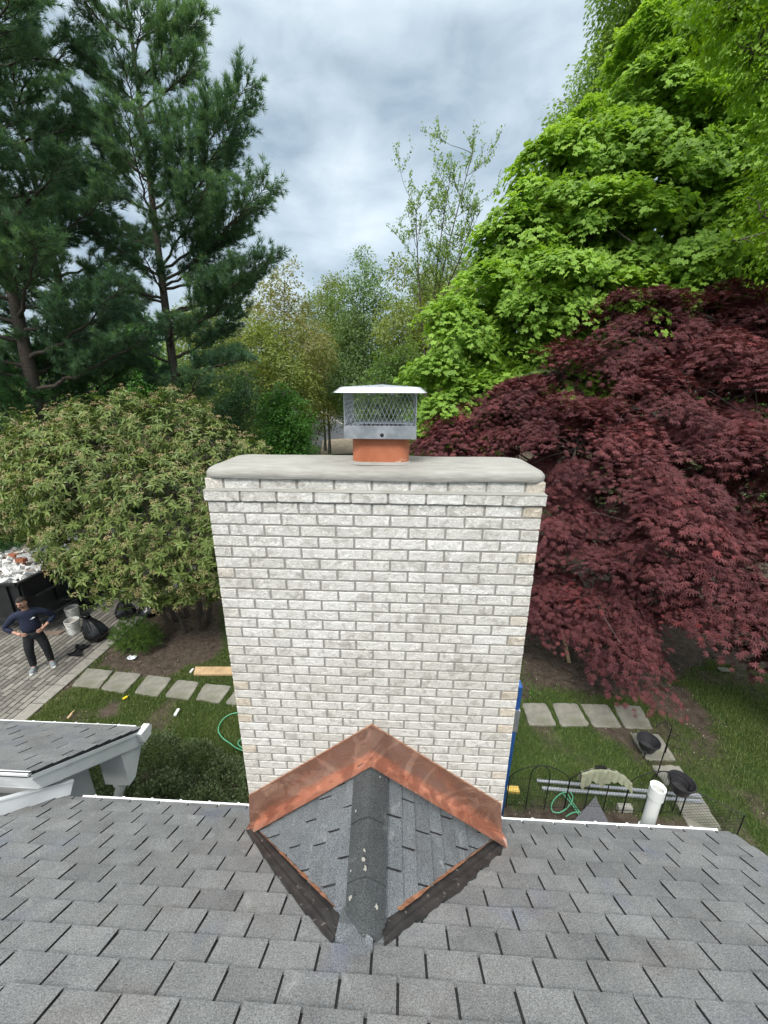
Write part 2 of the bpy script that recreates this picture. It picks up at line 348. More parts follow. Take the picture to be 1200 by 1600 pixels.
M['brightshrub'] = leafmat('bright_shrub_leaf', [(0.045, 0.14, 0.02), (0.08, 0.21, 0.03), (0.12, 0.28, 0.045)], 0.35, 0.5)
M['grassblade'] = leafmat('grass_blade', [(0.085, 0.130, 0.035), (0.135, 0.185, 0.055), (0.26, 0.28, 0.12)], 0.3, 0.6)
M['darkplastic'] = simple('black_plastic_bag', (0.012, 0.012, 0.014), 0.22, 0, 0.3, 8, 0.0)
M['potplastic'] = simple('black_pot_plastic', (0.03, 0.03, 0.034), 0.45)
M['blackmetal'] = simple('black_metal', (0.02, 0.02, 0.02), 0.4, 0.3)
M['wood'] = simple('raw_lumber', (0.52, 0.36, 0.20), 0.7, 0, 0.2, 9)
M['blue'] = simple('blue_fibreglass', (0.012, 0.10, 0.36), 0.45, 0, 0.12)
M['hose'] = simple('green_hose', (0.10, 0.36, 0.20), 0.45)

# ------------------------------------------------------------------ shingle layer
def clip_poly(poly, clip):
    out_ = poly
    n = len(clip); area = sum(clip[i][0] * clip[(i + 1) % n][1] - clip[(i + 1) % n][0] * clip[i][1] for i in range(n))
    cl_ = clip if area > 0 else clip[::-1]
    for i in range(n):
        a, b = cl_[i], cl_[(i + 1) % n]; inp = out_; out_ = []
        if not inp: return []
        def sdn(p): return (b[0] - a[0]) * (p[1] - a[1]) - (b[1] - a[1]) * (p[0] - a[0])
        for j in range(len(inp)):
            p, q = inp[j - 1], inp[j]; sp_, sq_ = sdn(p), sdn(q)
            if sq_ >= 0:
                if sp_ < 0: t_ = sp_ / (sp_ - sq_); out_.append((p[0] + t_ * (q[0] - p[0]), p[1] + t_ * (q[1] - p[1])))
                out_.append(q)
            elif sp_ >= 0: t_ = sp_ / (sp_ - sq_); out_.append((p[0] + t_ * (q[0] - p[0]), p[1] + t_ * (q[1] - p[1])))
    return out_
def shingle_layer(mb, O, U, Vv, N, clip, v0, ex, wd, off, gap=0.012, th_=0.0115, mat=0, jit=0.002):
    O, U, Vv, N = [np.asarray(a, float) for a in (O, U, Vv, N)]
    us = [p[0] for p in clip]; vs_ = [p[1] for p in clip]
    k0 = int(math.floor((min(vs_) - v0) / ex)) - 1; k1 = int(math.ceil((max(vs_) - v0) / ex)) + 1
    for k in range(k0, k1):
        a = v0 + k * ex; b = a + ex; o = off(k) + random.uniform(-jit * 3, jit * 3)
        i0 = int(math.floor((min(us) - o) / wd)) - 1; i1 = int(math.ceil((max(us) - o) / wd)) + 1
        cj = [random.gauss(0, jit) for _ in range(i1 - i0 + 2)]
        sag = random.gauss(0, jit)
        for i in range(i0, i1):
            u0 = o + i * wd + gap / 2; u1 = u0 + wd - gap
            bl = b + cj[i - i0] + sag; br = bl + random.gauss(0, jit * 0.7)
            q = [(u0, a - 0.01), (u1, a - 0.01), (u1 + random.gauss(0, jit * .6), br), (u0 + random.gauss(0, jit * .6), bl)]
            q = clip_poly(q, clip)
            if len(q) < 3: continue
            tt = th_ * random.uniform(0.75, 1.3)
            P = np.array([O + U * u + Vv * v_ + N * (0.0008 + tt * max(0, min(1, (v_ - a) / ex))) for u, v_ in q]); n = len(P)
            B = np.array([O + U * u + Vv * v_ - N * 0.003 for u, v_ in q])
            rr_ = random.random(); mb.add(np.vstack([P, B]), [tuple(range(n))], mat, rr_); mb.add(np.vstack([P, B]), [((j + 1) % n, j, n + j, n + (j + 1) % n) for j in range(n)], 1, rr_)

# ------------------------------------------------------------------ the house and its main roof
sl = math.hypot(1, RS); RVv = V(0, 1, -RS) / sl; RN = V(0, RS, 1) / sl
XL, XR, YE = -6.2, 2.67, 2.275
house = thing('house', (-1.8, 0, G), 'house whose grey shingled roof fills the bottom of the view', 'house')
O = V(0, 0, RZ)
mb = MB()
clipm = [(XL, -2.6 * sl), (XR, -2.6 * sl), (XR, YE * sl), (XL, YE * sl)]
EX = 0.13685 * sl
shingle_layer(mb, O, (1, 0, 0), RVv, RN, clipm, 0.8537 * sl, EX, 0.2535, lambda k: 0.150 if k % 2 else 0.272, gap=0.0125)
# near-black sheet that paints the shadow in the slots, and solid deck
d0 = [V(XL, -2.6, RZ + RS * 2.6), V(XR - .004, -2.6, RZ + RS * 2.6), V(XR - .004, YE - .004, RZ - RS * YE), V(XL, YE - .004, RZ - RS * YE)]
mb.add([p - RN * 0.0015 for p in d0] + [p - RN * 0.05 for p in d0], BOXF[:, ::-1].copy(), 1)
mb.build('roof', [M['shingle'], M['dark_base']], house)
mb = MB(); zr = RZ + RS * 2.6
mb.prism([(XL, -2.6, zr), (XR, -2.6, zr), (XR, -7.4, zr - 4.8 * RS), (XL, -7.4, zr - 4.8 * RS)], (0, 0, -0.06)); mb.build('rear_roof', M['shingle'], house)
mb = MB(); zu = lambda y: RZ - RS * y - 0.07
mb.prism([(XL, 1.75, G), (XL, -7.0, G), (XL, -7.0, zr - 4.4 * RS - .1), (XL, -2.6, zu(-2.6)), (XL, 1.75, zu(1.75))], (XR - 0.3 - XL, 0, 0)); mb.build('wall', M['wallpaint'], house)
# gutter along the eave, left and right of the chimney, its white lip showing past the shingles
CHX0, CHX1 = -0.1588 - 0.915, -0.1588 + 0.915; D = 1.990
for a, b in ((-2.72, CHX0 - 0.012), (CHX1 + 0.012, 2.60)):
    mb = MB(); ze = RZ - RS * YE
    mb.prism([(a, YE - 0.06, ze - 0.075), (a, YE - 0.06, ze - 0.018), (a, YE + 0.004, ze - 0.010), (a, YE + 0.026, ze - 0.006), (a, YE + 0.030, ze - 0.018), (a, YE + 0.024, ze - 0.09)], (b - a, 0, 0))
    x = a + 0.1
    while x < b - 0.05:
        mb.box((x, YE + 0.002, ze - 0.008), (x + 0.018, YE + 0.0315, ze - 0.002)); x += 0.2535
    mb.build('gutter', M['gutter'], house)
mb = MB()
for s_, xx in ((1, XR - 0.03),):
    mb.prism([(xx, YE - 0.01, RZ - RS * YE - 0.055), (xx, -2.6, zr - 0.055), (xx, -2.6, zr - 0.20), (xx, YE - 0.01, RZ - RS * YE - 0.2)], (0.025, 0, 0))
mb.build('rake_board', M['paint'], house)

# ------------------------------------------------------------------ brick chimney
CW, CD_ = 1.83, 0.475; CX = -0.1588; zt = -0.5816; BH = 0.0677
chim = thing('brick_chimney', (CX, D + CD_ / 2, G), 'tall chimney of textured white bricks in the middle, with a smooth cement crown', 'chimney')
mb = MB(); rows = int((zt - G) / BH)
mb.box((CX - CW / 2 + .006, D + .0045, G), (CX + CW / 2 - .006, D + CD_ - .008, zt + 2 * BH), 1)
mb.box((CX - CW / 2 + .002, D - .006, zt + .01), (CX + CW / 2 - .002, D + CD_ + .006, zt + BH - .004), 1)
def brick(c0, ud, nd, L_, zlo, zhi, rnd_, prj):
    """one brick on a face: c0 = start corner on the face, ud along, nd outward"""
    nu, nv = 9, 5
    us = np.r_[0, .0035, np.linspace(.0035, L_ - .0035, nu - 2)[1:-1], L_ - .0035, L_]; vs_ = np.array([zlo, zlo + .0035, (zlo + zhi) / 2, zhi - .0035, zhi])
    P = []; 
    e1 = rng.normal(0, 0.0007, (nv, nu, 3))
    for a in range(nv):
        for b in range(nu):
            p = c0 + ud * us[b] + V(0, 0, vs_[a]); edge = (a in (0, nv - 1)) or (b in (0, nu - 1))
            h = prj - (0.0018 if edge else 0) + (rng.normal(0, 0.0005))
            P.append(p + nd * h + (e1[a, b] if edge else 0))
    P = np.array(P); F = []
    for a in range(nv - 1):
        for b in range(nu - 1): F.append((a * nu + b, a * nu + b + 1, (a + 1) * nu + b + 1, (a + 1) * nu + b))
    ring = list(range(nu)) + [nu * (a + 1) - 1 for a in range(1, nv)] + [nv * nu - 1 - b for b in range(1, nu)] + [nu * a for a in range(nv - 2, 0, -1)]
    B = P[ring] - nd * 0.022; n0 = len(P); n = len(ring)
    F += [(ring[(i + 1) % n], ring[i], n0 + i, n0 + (i + 1) % n) for i in range(n)]
    mb.add(np.vstack([P, B]), F, 0, rnd_)
def face(c0, ud, nd, L_, z0, half, prj=0.0, nb=0.2033, z_lo_cut=None):
    J = 0.0125; x = 0.0; first = True
    segs_ = []
    if half: segs_.append(nb / 2)
    while sum(segs_) < L_ - 0.05: segs_.append(nb)
    segs_[-1] -= sum(segs_) - L_
    for i, s_ in enumerate(segs_):
        a = x + (J / 2 if i else 0); b = x + s_ - (J / 2 if i < len(segs_) - 1 else 0)
        r = random.random() if not (half and (i == 0 or i == len(segs_) - 1)) else random.random() ** 2 * 0.4
        if not (half and (i == 0 or i == len(segs_) - 1)): r = 0.2 + 0.8 * r
        brick(c0 + ud * a, ud, nd, b - a, z0 + .0055, z0 + BH - .0055, r, prj)
        x += s_
fx0, fx1, fy0, fy1 = CX - CW / 2, CX + CW / 2, D, D + CD_
for k in range(-2, rows):
    z0 = zt - (k + 1) * BH; pj = 0.012 if k == -1 else 0.0
    half = (k % 2 == 0)
    q = pj
    face(V(fx0 - q, fy0, 0), V(1, 0, 0), V(0, -1, 0), CW + 2 * q, z0, half, pj)
    if k < 46:
        face(V(fx1, fy0 + .024 - q, 0), V(0, 1, 0), V(1, 0, 0), CD_ - .024 + q, z0, not half, pj)
        face(V(fx0, fy1, 0), V(0, -1, 0), V(-1, 0, 0), CD_ - .024 + q, z0, not half, pj)
        face(V(fx1 - .024, fy1, 0), V(-1, 0, 0), V(0, 1, 0), CW - .048, z0, half, pj)
mb.build('brickwork', [M['brick'], M['mortar']], chim)
# mortar wash on the ledge
mb = MB(); a, b = fx0 - .015, fx1 + .015; za, zb = zt + BH - .004, zt + BH + .010
lo = [(a, fy0 - .015, za), (b, fy0 - .015, za), (b, fy1 + .015, za), (a, fy1 + .015, za)]; hi = [(fx0 + .002, fy0 + .002, zb), (fx1 - .002, fy0 + .002, zb), (fx1 - .002, fy1 - .002, zb), (fx0 + .002, fy1 - .002, zb)]
mb.add(lo + hi, BOXF); mb.build('mortar_wash', M['crown'], chim)
# cement crown: rounded slab sloping up to the flue
FCX, FCY = -0.118, D + 0.245
def rrect(cx, cy, hx, hy, r, z, n=6, wob=0):
    P = []
    for qx, qy, a0 in ((1, 1, 0), (-1, 1, PI / 2), (-1, -1, PI), (1, -1, 1.5 * PI)):
        for i in range(n):
            a = a0 + i / (n - 1) * PI / 2
            P.append((cx + qx * (hx - r) + r * math.cos(a), cy + qy * (hy - r) + r * math.sin(a), z))
    P = np.array(P)
    # densify the straight runs
    Q = []
    for i in range(len(P)):
        p, q = P[i], P[(i + 1) % len(P)]; m_ = max(1, int(np.linalg.norm(q - p) / 0.05))
        for j in range(m_): Q.append(p + (q - p) * j / m_)
    return np.array(Q)
mb = MB(); zc0 = zt + 2 * BH + .001; ccy = D + CD_ / 2
base = rrect(CX, ccy, CW / 2 + .010, CD_ / 2 + .014, .09, zc0)
nb_ = len(base); nz = fbm(np.arange(nb_) * 0.13, np.zeros(nb_), 3, 5) - .5
L0 = base.copy(); L0[:, 2] += nz * 0.014 - .004
def inset(d, z, keep=0.0):
    P = base.copy(); c = V(CX, ccy, 0); hx, hy = CW / 2 + .006, CD_ / 2 + .010
    P[:, 0] = CX + (P[:, 0] - CX) * (hx - d) / hx; P[:, 1] = ccy + (P[:, 1] - ccy) * (hy - d) / hy
    P[:, 2] = z + (fbm(P[:, 0] * 5, P[:, 1] * 5, 3, 9) - .5) * 0.006; return P
Ls = [L0, inset(-.004, zc0 + .012), inset(0.0, zc0 + .028), inset(.012, zc0 + .042), inset(.034, zc0 + .053), inset(.07, zc0 + .060), inset(.14, zc0 + .067), inset(.235, zc0 + .071)]
A = np.vstack(Ls); i, j = np.meshgrid(np.arange(len(Ls) - 1), np.arange(nb_), indexing='ij'); j2 = (j + 1) % nb_
mb.add(A, np.stack([i * nb_ + j, i * nb_ + j2, (i + 1) * nb_ + j2, (i + 1) * nb_ + j], -1).reshape(-1, 4))
mb.add(Ls[-1], [tuple(range(nb_))]); mb.add(L0, [tuple(range(nb_))[::-1]])
mb.build('crown', M['crown'], chim, smooth=True)
# flue tile
mb = MB(); zf0, zf1 = zc0 + .045, -0.215; h = 0.157
lay = [rrect(FCX, FCY, h, h, .055, zf0), rrect(FCX, FCY, h, h, .055, zf1), rrect(FCX, FCY, h - .022, h - .022, .04, zf1), rrect(FCX, FCY, h - .022, h - .022, .04, zf0)]
n_ = [len(x) for x in lay]
def loft(mb, lay, mat=0):
    for a, b in zip(lay[:-1], lay[1:]):
        n = min(len(a), len(b))
        if len(a) != len(b): continue
        mb.add(np.vstack([a, b]), [(i, (i + 1) % n, n + (i + 1) % n, n + i) for i in range(n)], mat)
def rr2(hx, z, r, n=8): # fixed vertex count ring
    P = []
    for qx, qy, a0 in ((1, 1, 0), (-1, 1, PI / 2), (-1, -1, PI), (1, -1, 1.5 * PI)):
        for i in range(n):
            a = a0 + i / (n - 1) * PI / 2; P.append((FCX + qx * (hx - r) + r * math.cos(a), FCY + qy * (hx - r) + r * math.sin(a), z))
    return np.array(P)
loft(mb, [rr2(h, zf0, .055), rr2(h, zf1, .055), rr2(h - .022, zf1, .04), rr2(h - .022, zf0, .04)])
fl = mb.build('flue_tile', M['terracotta'], chim, smooth=False)
# move its origin to its own foot so that the lime smears sit at the bottom
for v_ in fl.data.vertices: v_.co.z -= (zf0 - G)
fl.location.z = zf0 - G
mb = MB(); loft(mb, [rr2(h + .020, zc0 + .064, .07), rr2(h + .010, zc0 + .072, .06), rr2(h - .004, zc0 + .080, .05)]); mb.build('flue_mortar', M['crown'], chim, smooth=True)

# copper step flashing on the wall, folded onto the cricket
yw = D - 0.006
def wp(x, y, Y=yw): return ony(x, y, Y)
apx_t, apx_b = wp(581, 1132), wp(581, 1184)
lt_, lb_ = wp(389, 1243), wp(391, 1292); rt_, rb_ = wp(783, 1256), wp(784, 1306)
for nm, t_, b_, sx in (('left', lt_, lb_, -1), ('right', rt_, rb_, 1)):
    mb = MB(); n = 14
    s_ = np.linspace(0, 1, n)[:, None]
    top = apx_t + (t_ - apx_t) * s_; bot = apx_b + (b_ - apx_b) * s_
    wv = (fbm(np.arange(n) * .7, np.zeros(n), 3, 3 if sx < 0 else 8) - .5)
    mid = (top + bot) / 2; mid[:, 1] -= .004 + np.abs(wv) * .012
    topf = top.copy(); topf[:, 1] -= .002; toplip = top + V(0, 0.004, .002)
    bot2 = bot.copy(); bot2[:, 1] -= .006
    # leg that turns out over the cricket
    dn = nrm(b_ - apx_b); leg = bot2 + V(0, -0.060, 0.004) + V(0, 0, 0)
    leg[:, 2] += 0.002 + wv * .006
    lip = leg + V(0, -.001, -.006)
    L5 = [toplip, topf, mid, bot2, leg, lip]
    A = np.vstack(L5); F = [(a * n + b, a * n + b + 1, (a + 1) * n + b + 1, (a + 1) * n + b) for a in range(5) for b in range(n - 1)]
    if sx > 0: F = [f[::-1] for f in F]
    mb.add(A, F[::1])
    # folded corner tab at the low end
    c = b_; mb.add([c + V(0, -.004, .004), c + V(0, -.07, .0), c + V(sx * .035, -.075, -.035), c + V(sx * .03, -.012, -.012), c + V(0, -.004, .045)], [(0, 1, 2, 3), (0, 3, 4)])
    o = mb.build('flashing', M['copper'], chim, smooth=False)
    mb = MB(); rim = np.vstack([topf + V(0, -.001, .002)]); mb.tube(rim, .0032, 5); mb.build('flashing_hem', M['copper_edge'], chim)

# ------------------------------------------------------------------ chimney cap
cap = thing('chimney_cap', (FCX, FCY, -0.235), 'grey metal chimney cap with mesh sides and a pale lid, on the clay flue', 'chimney cap')
hb = 0.192; zb0, zb1, zs1 = -0.238, -0.172, 0.004
mb = MB()
def ring(mb, h0, h1, z0, z1, th_=.002, mat=0):
    for (ax, sg) in ((0, 1), (0, -1), (1, 1), (1, -1)):
        pass
    a = [(FCX - h0, FCY - h0, z0), (FCX + h0, FCY - h0, z0), (FCX + h0, FCY + h0, z0), (FCX - h0, FCY + h0, z0)]
    b = [(FCX - h1, FCY - h1, z1), (FCX + h1, FCY - h1, z1), (FCX + h1, FCY + h1, z1), (FCX - h1, FCY + h1, z1)]
    mb.add(a + b, [(i, (i + 1) % 4, 4 + (i + 1) % 4, 4 + i) for i in range(4)], mat)
    c = .003
    a2 = [(x + (c if x < FCX else -c), y + (c if y < FCY else -c), z) for x, y, z in a]; b2 = [(x + (c if x < FCX else -c), y + (c if y < FCY else -c), z) for x, y, z in b]
    mb.add(a2 + b2, [((i + 1) % 4, i, 4 + i, 4 + (i + 1) % 4) for i in range(4)], mat)
    mb.add(b + b2, [(i, (i + 1) % 4, 4 + (i + 1) % 4, 4 + i) for i in range(4)], mat)
ring(mb, hb, hb, zb0, zb1)
# tray between band and flue
q0 = [(FCX - hb, FCY - hb), (FCX + hb, FCY - hb), (FCX + hb, FCY + hb), (FCX - hb, FCY + hb)]; hi_ = h - .03
q1 = [(FCX - hi_, FCY - hi_), (FCX + hi_, FCY - hi_), (FCX + hi_, FCY + hi_), (FCX - hi_, FCY + hi_)]
mb.add([(x, y, zb1 - .006) for x, y in q0] + [(x, y, zb1 - .012) for x, y in q1], [(i, (i + 1) % 4, 4 + (i + 1) % 4, 4 + i) for i in range(4)])
mb.build('base_band', M['steel'], cap)
mb = MB(); mb.lathe((FCX + .01, FCY - hb - .0005, (zb0 + zb1) / 2 - .012), [(.0, .006), (.006, .0055), (.010, .002), (.0105, 0), (.0, 0)], 12, ax=(0, -1, 0)); mb.build('screw', M['blackmetal'], cap, smooth=True)
mb = MB()
for sgn, ax in ((-1, 'y'), (1, 'y'), (-1, 'x'), (1, 'x')):
    pu, ph = 0.0235, 0.052; H = zs1 - zb1; Wd = 2 * hb - .006; hs = hb - .004
    def P3(u, z):
        return (FCX + u, FCY + sgn * hs, z) if ax == 'y' else (FCX + sgn * hs, FCY + u, z)
    k = -int(H / ph * 1) - 2
    slope = ph / pu
    for kk in range(-30, 45):
        for dr in (1, -1):
            # line z = zb1 + dr*slope*(u-u0)
            u0 = -Wd / 2 + kk * pu
            pts = []
            za_, zb_ = zb1, zs1
            ua, ub = u0, u0 + dr * (H / slope)
            lo_, hi2 = -Wd / 2, Wd / 2
            if (ua < lo_ and ub < lo_) or (ua > hi2 and ub > hi2): continue
            def zc_(u): return zb1 + dr * slope * (u - u0)
            a_, b_ = ua, ub
            if a_ < lo_: a_ = lo_
            if a_ > hi2: a_ = hi2
            if b_ < lo_: b_ = lo_
            if b_ > hi2: b_ = hi2
            if abs(a_ - b_) < 1e-5: continue
            mb.tube([P3(a_, zc_(a_)), P3(b_, zc_(b_))], .0011, 4, cap=False)
for sx in (-1, 1):
    for sy in (-1, 1): mb.beam((FCX + sx * (hb - .004), FCY + sy * (hb - .004), zb1 - .01), (FCX + sx * (hb - .004), FCY + sy * (hb - .004), zs1), .004, .004, (0, 1, 0))
for sy in (-1, 1): mb.beam((FCX - hb, FCY + sy * (hb - .003), zb1 - .001), (FCX + hb, FCY + sy * (hb - .003), zb1 - .001), .003, .003); mb.beam((FCX + sy * (hb - .003), FCY - hb, zb1 - .001), (FCX + sy * (hb - .003), FCY + hb, zb1 - .001), .003, .003)
mb.build('mesh_screen', M['steel'], cap)
mb = MB(); hl, ht_, cc = 0.238, 0.205, 0.05
def octr(hx, c_, z): return [(FCX + x, FCY + y, z) for x, y in ((-hx + c_, -hx), (hx - c_, -hx), (hx, -hx + c_), (hx, hx - c_), (hx - c_, hx), (-hx + c_, hx), (-hx, hx - c_), (-hx, -hx + c_))]
zl0, zl1 = -.004, .024
lo_, hi_l = octr(hl, .012, zl0), octr(ht_, .02, zl1)
mb.add(lo_ + hi_l, [(i, (i + 1) % 8, 8 + (i + 1) % 8, 8 + i) for i in range(8)])
mb.add(hi_l + [(FCX, FCY, zl1 + .016)], [(i, (i + 1) % 8, 8) for i in range(8)])
lo2, hi2_ = octr(hl - .002, .012, zl0), octr(ht_ - .003, .02, zl1 - .003)
mb.add(lo2 + hi2_, [((i + 1) % 8, i, 8 + i, 8 + (i + 1) % 8) for i in range(8)]); mb.add(hi2_, [tuple(range(8))[::-1]])
mb.add(lo_ + lo2, [((i + 1) % 8, i, 8 + i, 8 + (i + 1) % 8) for i in range(8)])
for u in (-.13, 0.0, .13): mb.box((FCX + u - .012, FCY - ht_ + .01, zl1), (FCX + u + .012, FCY - ht_ + .03, zl1 + .006))
mb.build('lid', M['lid'], cap)
for sx in (-1, 1):
    for sy in (-1, 1): mb = MB(); mb.beam((FCX + sx * .06, FCY + sy * (hb - .01), zs1 - .02), (FCX + sx * .06, FCY + sy * (hb - .01), zs1 + .024), .014, .003, (0, 1, 0)); mb.build('bracket', M['steel'], cap)

# ------------------------------------------------------------------ cricket behind the chimney
A3 = ony(580, 1192, D - .01); B3 = onroof(568, 1474) + RN * .012
Lw = onroof(404, 1303) + RN * .004; Rw = onroof(772, 1316) + RN * .004
crk = thing('roof_cricket', tuple(onroof(575, 1400)), 'small peaked cricket of blue-grey shingles between the chimney and the roof', 'roof cricket')
for side, Cn in ((-1, Lw), (1, Rw)):
    mb = MB(); Ud = nrm(B3 - A3); N_ = nrm(np.cross(Ud, Cn - A3)); N_ = N_ * (1 if N_[2] > 0 else -1)
    Vd = nrm(np.cross(N_, Ud)); Vd = Vd * (1 if Vd @ (Cn - A3) > 0 else -1)
    tri = [(0.0, 0.0), ((B3 - A3) @ Ud, 0.0), ((Cn - A3) @ Ud, (Cn - A3) @ Vd)]
    exs = 0.118
    shingle_layer(mb, A3, Ud, Vd, N_, tri, -0.02 if side < 0 else 0.01, exs, 0.262, (lambda k: 0.10 + 0.113 * (k % 3)) if side < 0 else (lambda k: 0.02 + 0.12 * ((k * 2) % 3)), gap=0.010, th_=0.015)
    mb.add([A3, B3, Cn] + [p + V(0, 0, -.05) for p in (A3, B3, Cn)], [(0, 1, 2), (0, 3, 4, 1), (1, 4, 5, 2), (2, 5, 3, 0)], 1)
    mb.build('shingle_slope', [M['shingle_new'], M['dark_base']], crk)
    # rough copper edge along the valley
    mb = MB(); n = 26; s_ = np.linspace(0.02, .80, n)[:, None]; e0 = Cn + (B3 - Cn) * s_ + V(0, 0, .036)
    wob = (fbm(np.arange(n) * .55, np.zeros(n), 3, 4 + side) - .5)[:, None]; din = nrm(np.cross(RN, B3 - Cn)); din = din * (-side)
    wdt = np.clip(np.sin(s_ * PI * .9) * .6 + wob * 1.3, .25, 1.0) * .026
    if side > 0: wdt[-5:] += .016
    A = np.vstack([e0 - din * wdt * .5, e0 + din * wdt * .9 + V(0, 0, -.004)]); mb.add(A, [(i, i + 1, n + i + 1, n + i) for i in range(n - 1)])
    mb.build('copper_edge', M['copper_edge'], crk)
# ridge caps: three overlapping folded shingles
ridge_d = B3 - A3; rl = np.linalg.norm(ridge_d); ru = ridge_d / rl
for a, b, lift in ((0.0, .40, .022), (.36, .73, .016), (.69, 1.0, .012)):
    mb = MB(); n = 8; m_ = 9; P = []
    for i in range(n):
        s_ = a + (b - a) * i / (n - 1); c = A3 + ridge_d * s_ + V(0, 0, lift + .012 + lift * (-.45 + .45 * i / (n - 1)))
        for j in range(m_):
            q = (j / (m_ - 1) - .5) * 2; wd = .118
            x = q * wd * (1 - .12 * s_); dz = -abs(q) ** 1.4 * (.062 + .02 * (1 - s_)) if True else 0
            P.append(c + V(x, 0, dz) + V(0, rng.normal(0, .001), 0))
    P = np.array(P); Q = P - V(0, 0, .006)
    F = [(i * m_ + j, i * m_ + j + 1, (i + 1) * m_ + j + 1, (i + 1) * m_ + j) for i in range(n - 1) for j in range(m_ - 1)]
    k = n * m_; e1 = [(n - 1) * m_ + j for j in range(m_)]
    F += [(e1[j + 1], e1[j], k + e1[j], k + e1[j + 1]) for j in range(m_ - 1)]
    for jj in (0, m_ - 1): F += [(i * m_ + jj, (i + 1) * m_ + jj, k + (i + 1) * m_ + jj, k + i * m_ + jj) for i in range(n - 1)]
    mb.add(np.vstack([P, Q]), F, 0, random.random()); mb.build('ridge_cap', M['ridge'], crk, smooth=False)
# valley membranes, layered strips
def strip(name, inner, outer, mat, lift, nsub=8, thick=.004, rough_=0.0, par=None):
    mb = MB(); I = np.array([onroof(*p) for p in inner]); Oo = np.array([onroof(*p) for p in outer])
    def rs(P, n):
        d = np.r_[0, np.cumsum(np.linalg.norm(np.diff(P, axis=0), axis=1))]; t_ = np.linspace(0, d[-1], n); return np.stack([np.interp(t_, d, P[:, k]) for k in range(3)], 1)
    n = 40; I, Oo = rs(I, n), rs(Oo, n); L_ = []
    for q in range(nsub + 1):
        s_ = q / nsub; P = I * (1 - s_) + Oo * s_; hgt = lift * (1 - .3 * s_) + (.004 if q in (3, 4) else 0) + (.0035 if q == 6 else 0)
        if rough_ and q == nsub: P = P + nrm(Oo - I) * ((fbm(np.arange(n) * .6, np.zeros(n), 3, 2) - .5) * rough_)[:, None]
        L_.append(P + RN * hgt)
    L_.append(L_[-1] - RN * (lift + .002))
    A = np.vstack(L_); F = [(a * n + b, a * n + b + 1, (a + 1) * n + b + 1, (a + 1) * n + b) for a in range(len(L_) - 1) for b in range(n - 1)]
    for b0 in (0, n - 1): pass
    mb.add(A, F); return mb.build(name, mat, par)
strip('valley_membrane', [(407, 1300), (445, 1340), (490, 1385), (528, 1426), (530, 1465)], [(384, 1301), (430, 1368), (478, 1432), (505, 1464), (520, 1476)], M['membrane'], .026, par=crk)
strip('valley_membrane', [(788, 1311), (762, 1317), (700, 1352), (640, 1402), (594, 1440), (598, 1470)], [(793, 1322), (778, 1338), (722, 1392), (664, 1436), (622, 1466), (600, 1479)], M['membrane'], .026, rough_=.05, par=crk)
# ragged shingle patch where the ridge meets the roof
mb = MB(); pts = [(533, 1420), (547, 1413), (563, 1413), (569, 1420), (567, 1436), (572, 1452), (583, 1466), (582, 1484), (566, 1491), (548, 1489), (535, 1474), (524, 1462), (529, 1440)]
P = []
for i, (x, y) in enumerate(pts):
    p = onroof(x, y); P.append(p * (.962 if y < 1445 else .978 if y < 1470 else .992))
c = np.mean(P, axis=0) + RN * .008; n = len(P)
mb.add(np.vstack([P, [c]]), [(i, (i + 1) % n, n) for i in range(n)]); mb.add(np.vstack([P, np.array(P) - RN * .035]), [((i + 1) % n, i, n + i, n + (i + 1) % n) for i in range(n)])
mb.build('shingle_patch', M['shingle_new'], crk)
for (x, y, r) in ((571, 1358, 5), (568, 1344, 4), (588, 1417, 4.5), (547, 1404, 4.5), (570, 1330, 3.5), (556, 1268, 2.2), (594, 1215, 2), (472, 1326, 2.6), (548, 1362, 2), (693, 1398, 2.6), (632, 1464, 2.6), (642, 1460, 3)):
    p = onroof(x, y); k = 1 - (.16 if y < 1430 and 520 < x < 620 else .0); 
    t_ = p
    if 520 < x < 620 and y < 1430: t_ = p * ((A3[2] + (y - 1192) / 282 * (B3[2] - A3[2]) + .030) / p[2])
    an = np.arange(9) * 2 * PI / 9; rr = r * .0019 * (1 + .35 * rng.normal(0, 1, 9)).clip(.5, 1.6)
    Pp = np.stack([t_[0] + np.cos(an) * rr, t_[1] + np.sin(an) * rr * 1.5, np.full(9, t_[2] + .006) - np.sin(an) * rr * (.2 if y < 1430 and 520 < x < 620 else 1.0)], 1)
    mb = MB(); mb.add(Pp, [tuple(range(9))]); mb.build('mortar_splash', M['crown'], crk)

# ------------------------------------------------------------------ side roof on the left
SZ = -1.45
def onside(x, y): return onroof(x, y, SZ)
pe, pn = onside(222, 1137), onside(28, 1208)
sx_, sye, syn = pe[0], pe[1], pn[1]
side = thing('porch_roof', (sx_, (sye + syn) / 2, G), 'smaller shingled roof with white painted boards and gutter, jutting in at the left', 'roof')
mb = MB(); O2 = V(0, 0, SZ); cl2 = [(-7.0, syn * sl), (sx_, syn * sl), (sx_, sye * sl), (-7.0, sye * sl)]
shingle_layer(mb, O2, (1, 0, 0), RVv, RN, cl2, sye * sl, 0.1369 * sl, 0.2535 * 1.6, lambda k: 0.10 if k % 2 else 0.30, gap=.012)
d0 = [V(-7, syn, SZ - RS * syn), V(sx_ - .002, syn, SZ - RS * syn), V(sx_ - .002, sye - .004, SZ - RS * sye), V(-7, sye - .004, SZ - RS * sye)]
mb.add([p - RN * .0015 for p in d0] + [p - RN * .03 for p in d0], BOXF[:, ::-1].copy(), 1); mb.build('shingles', [M['shingle'], M['dark_base']], side)
zs = lambda y: SZ - RS * y
fb = onx(44, 1248, sx_ + .0); fh = zs(fb[1]) - fb[2]
mb = MB(); x0 = sx_ - .045
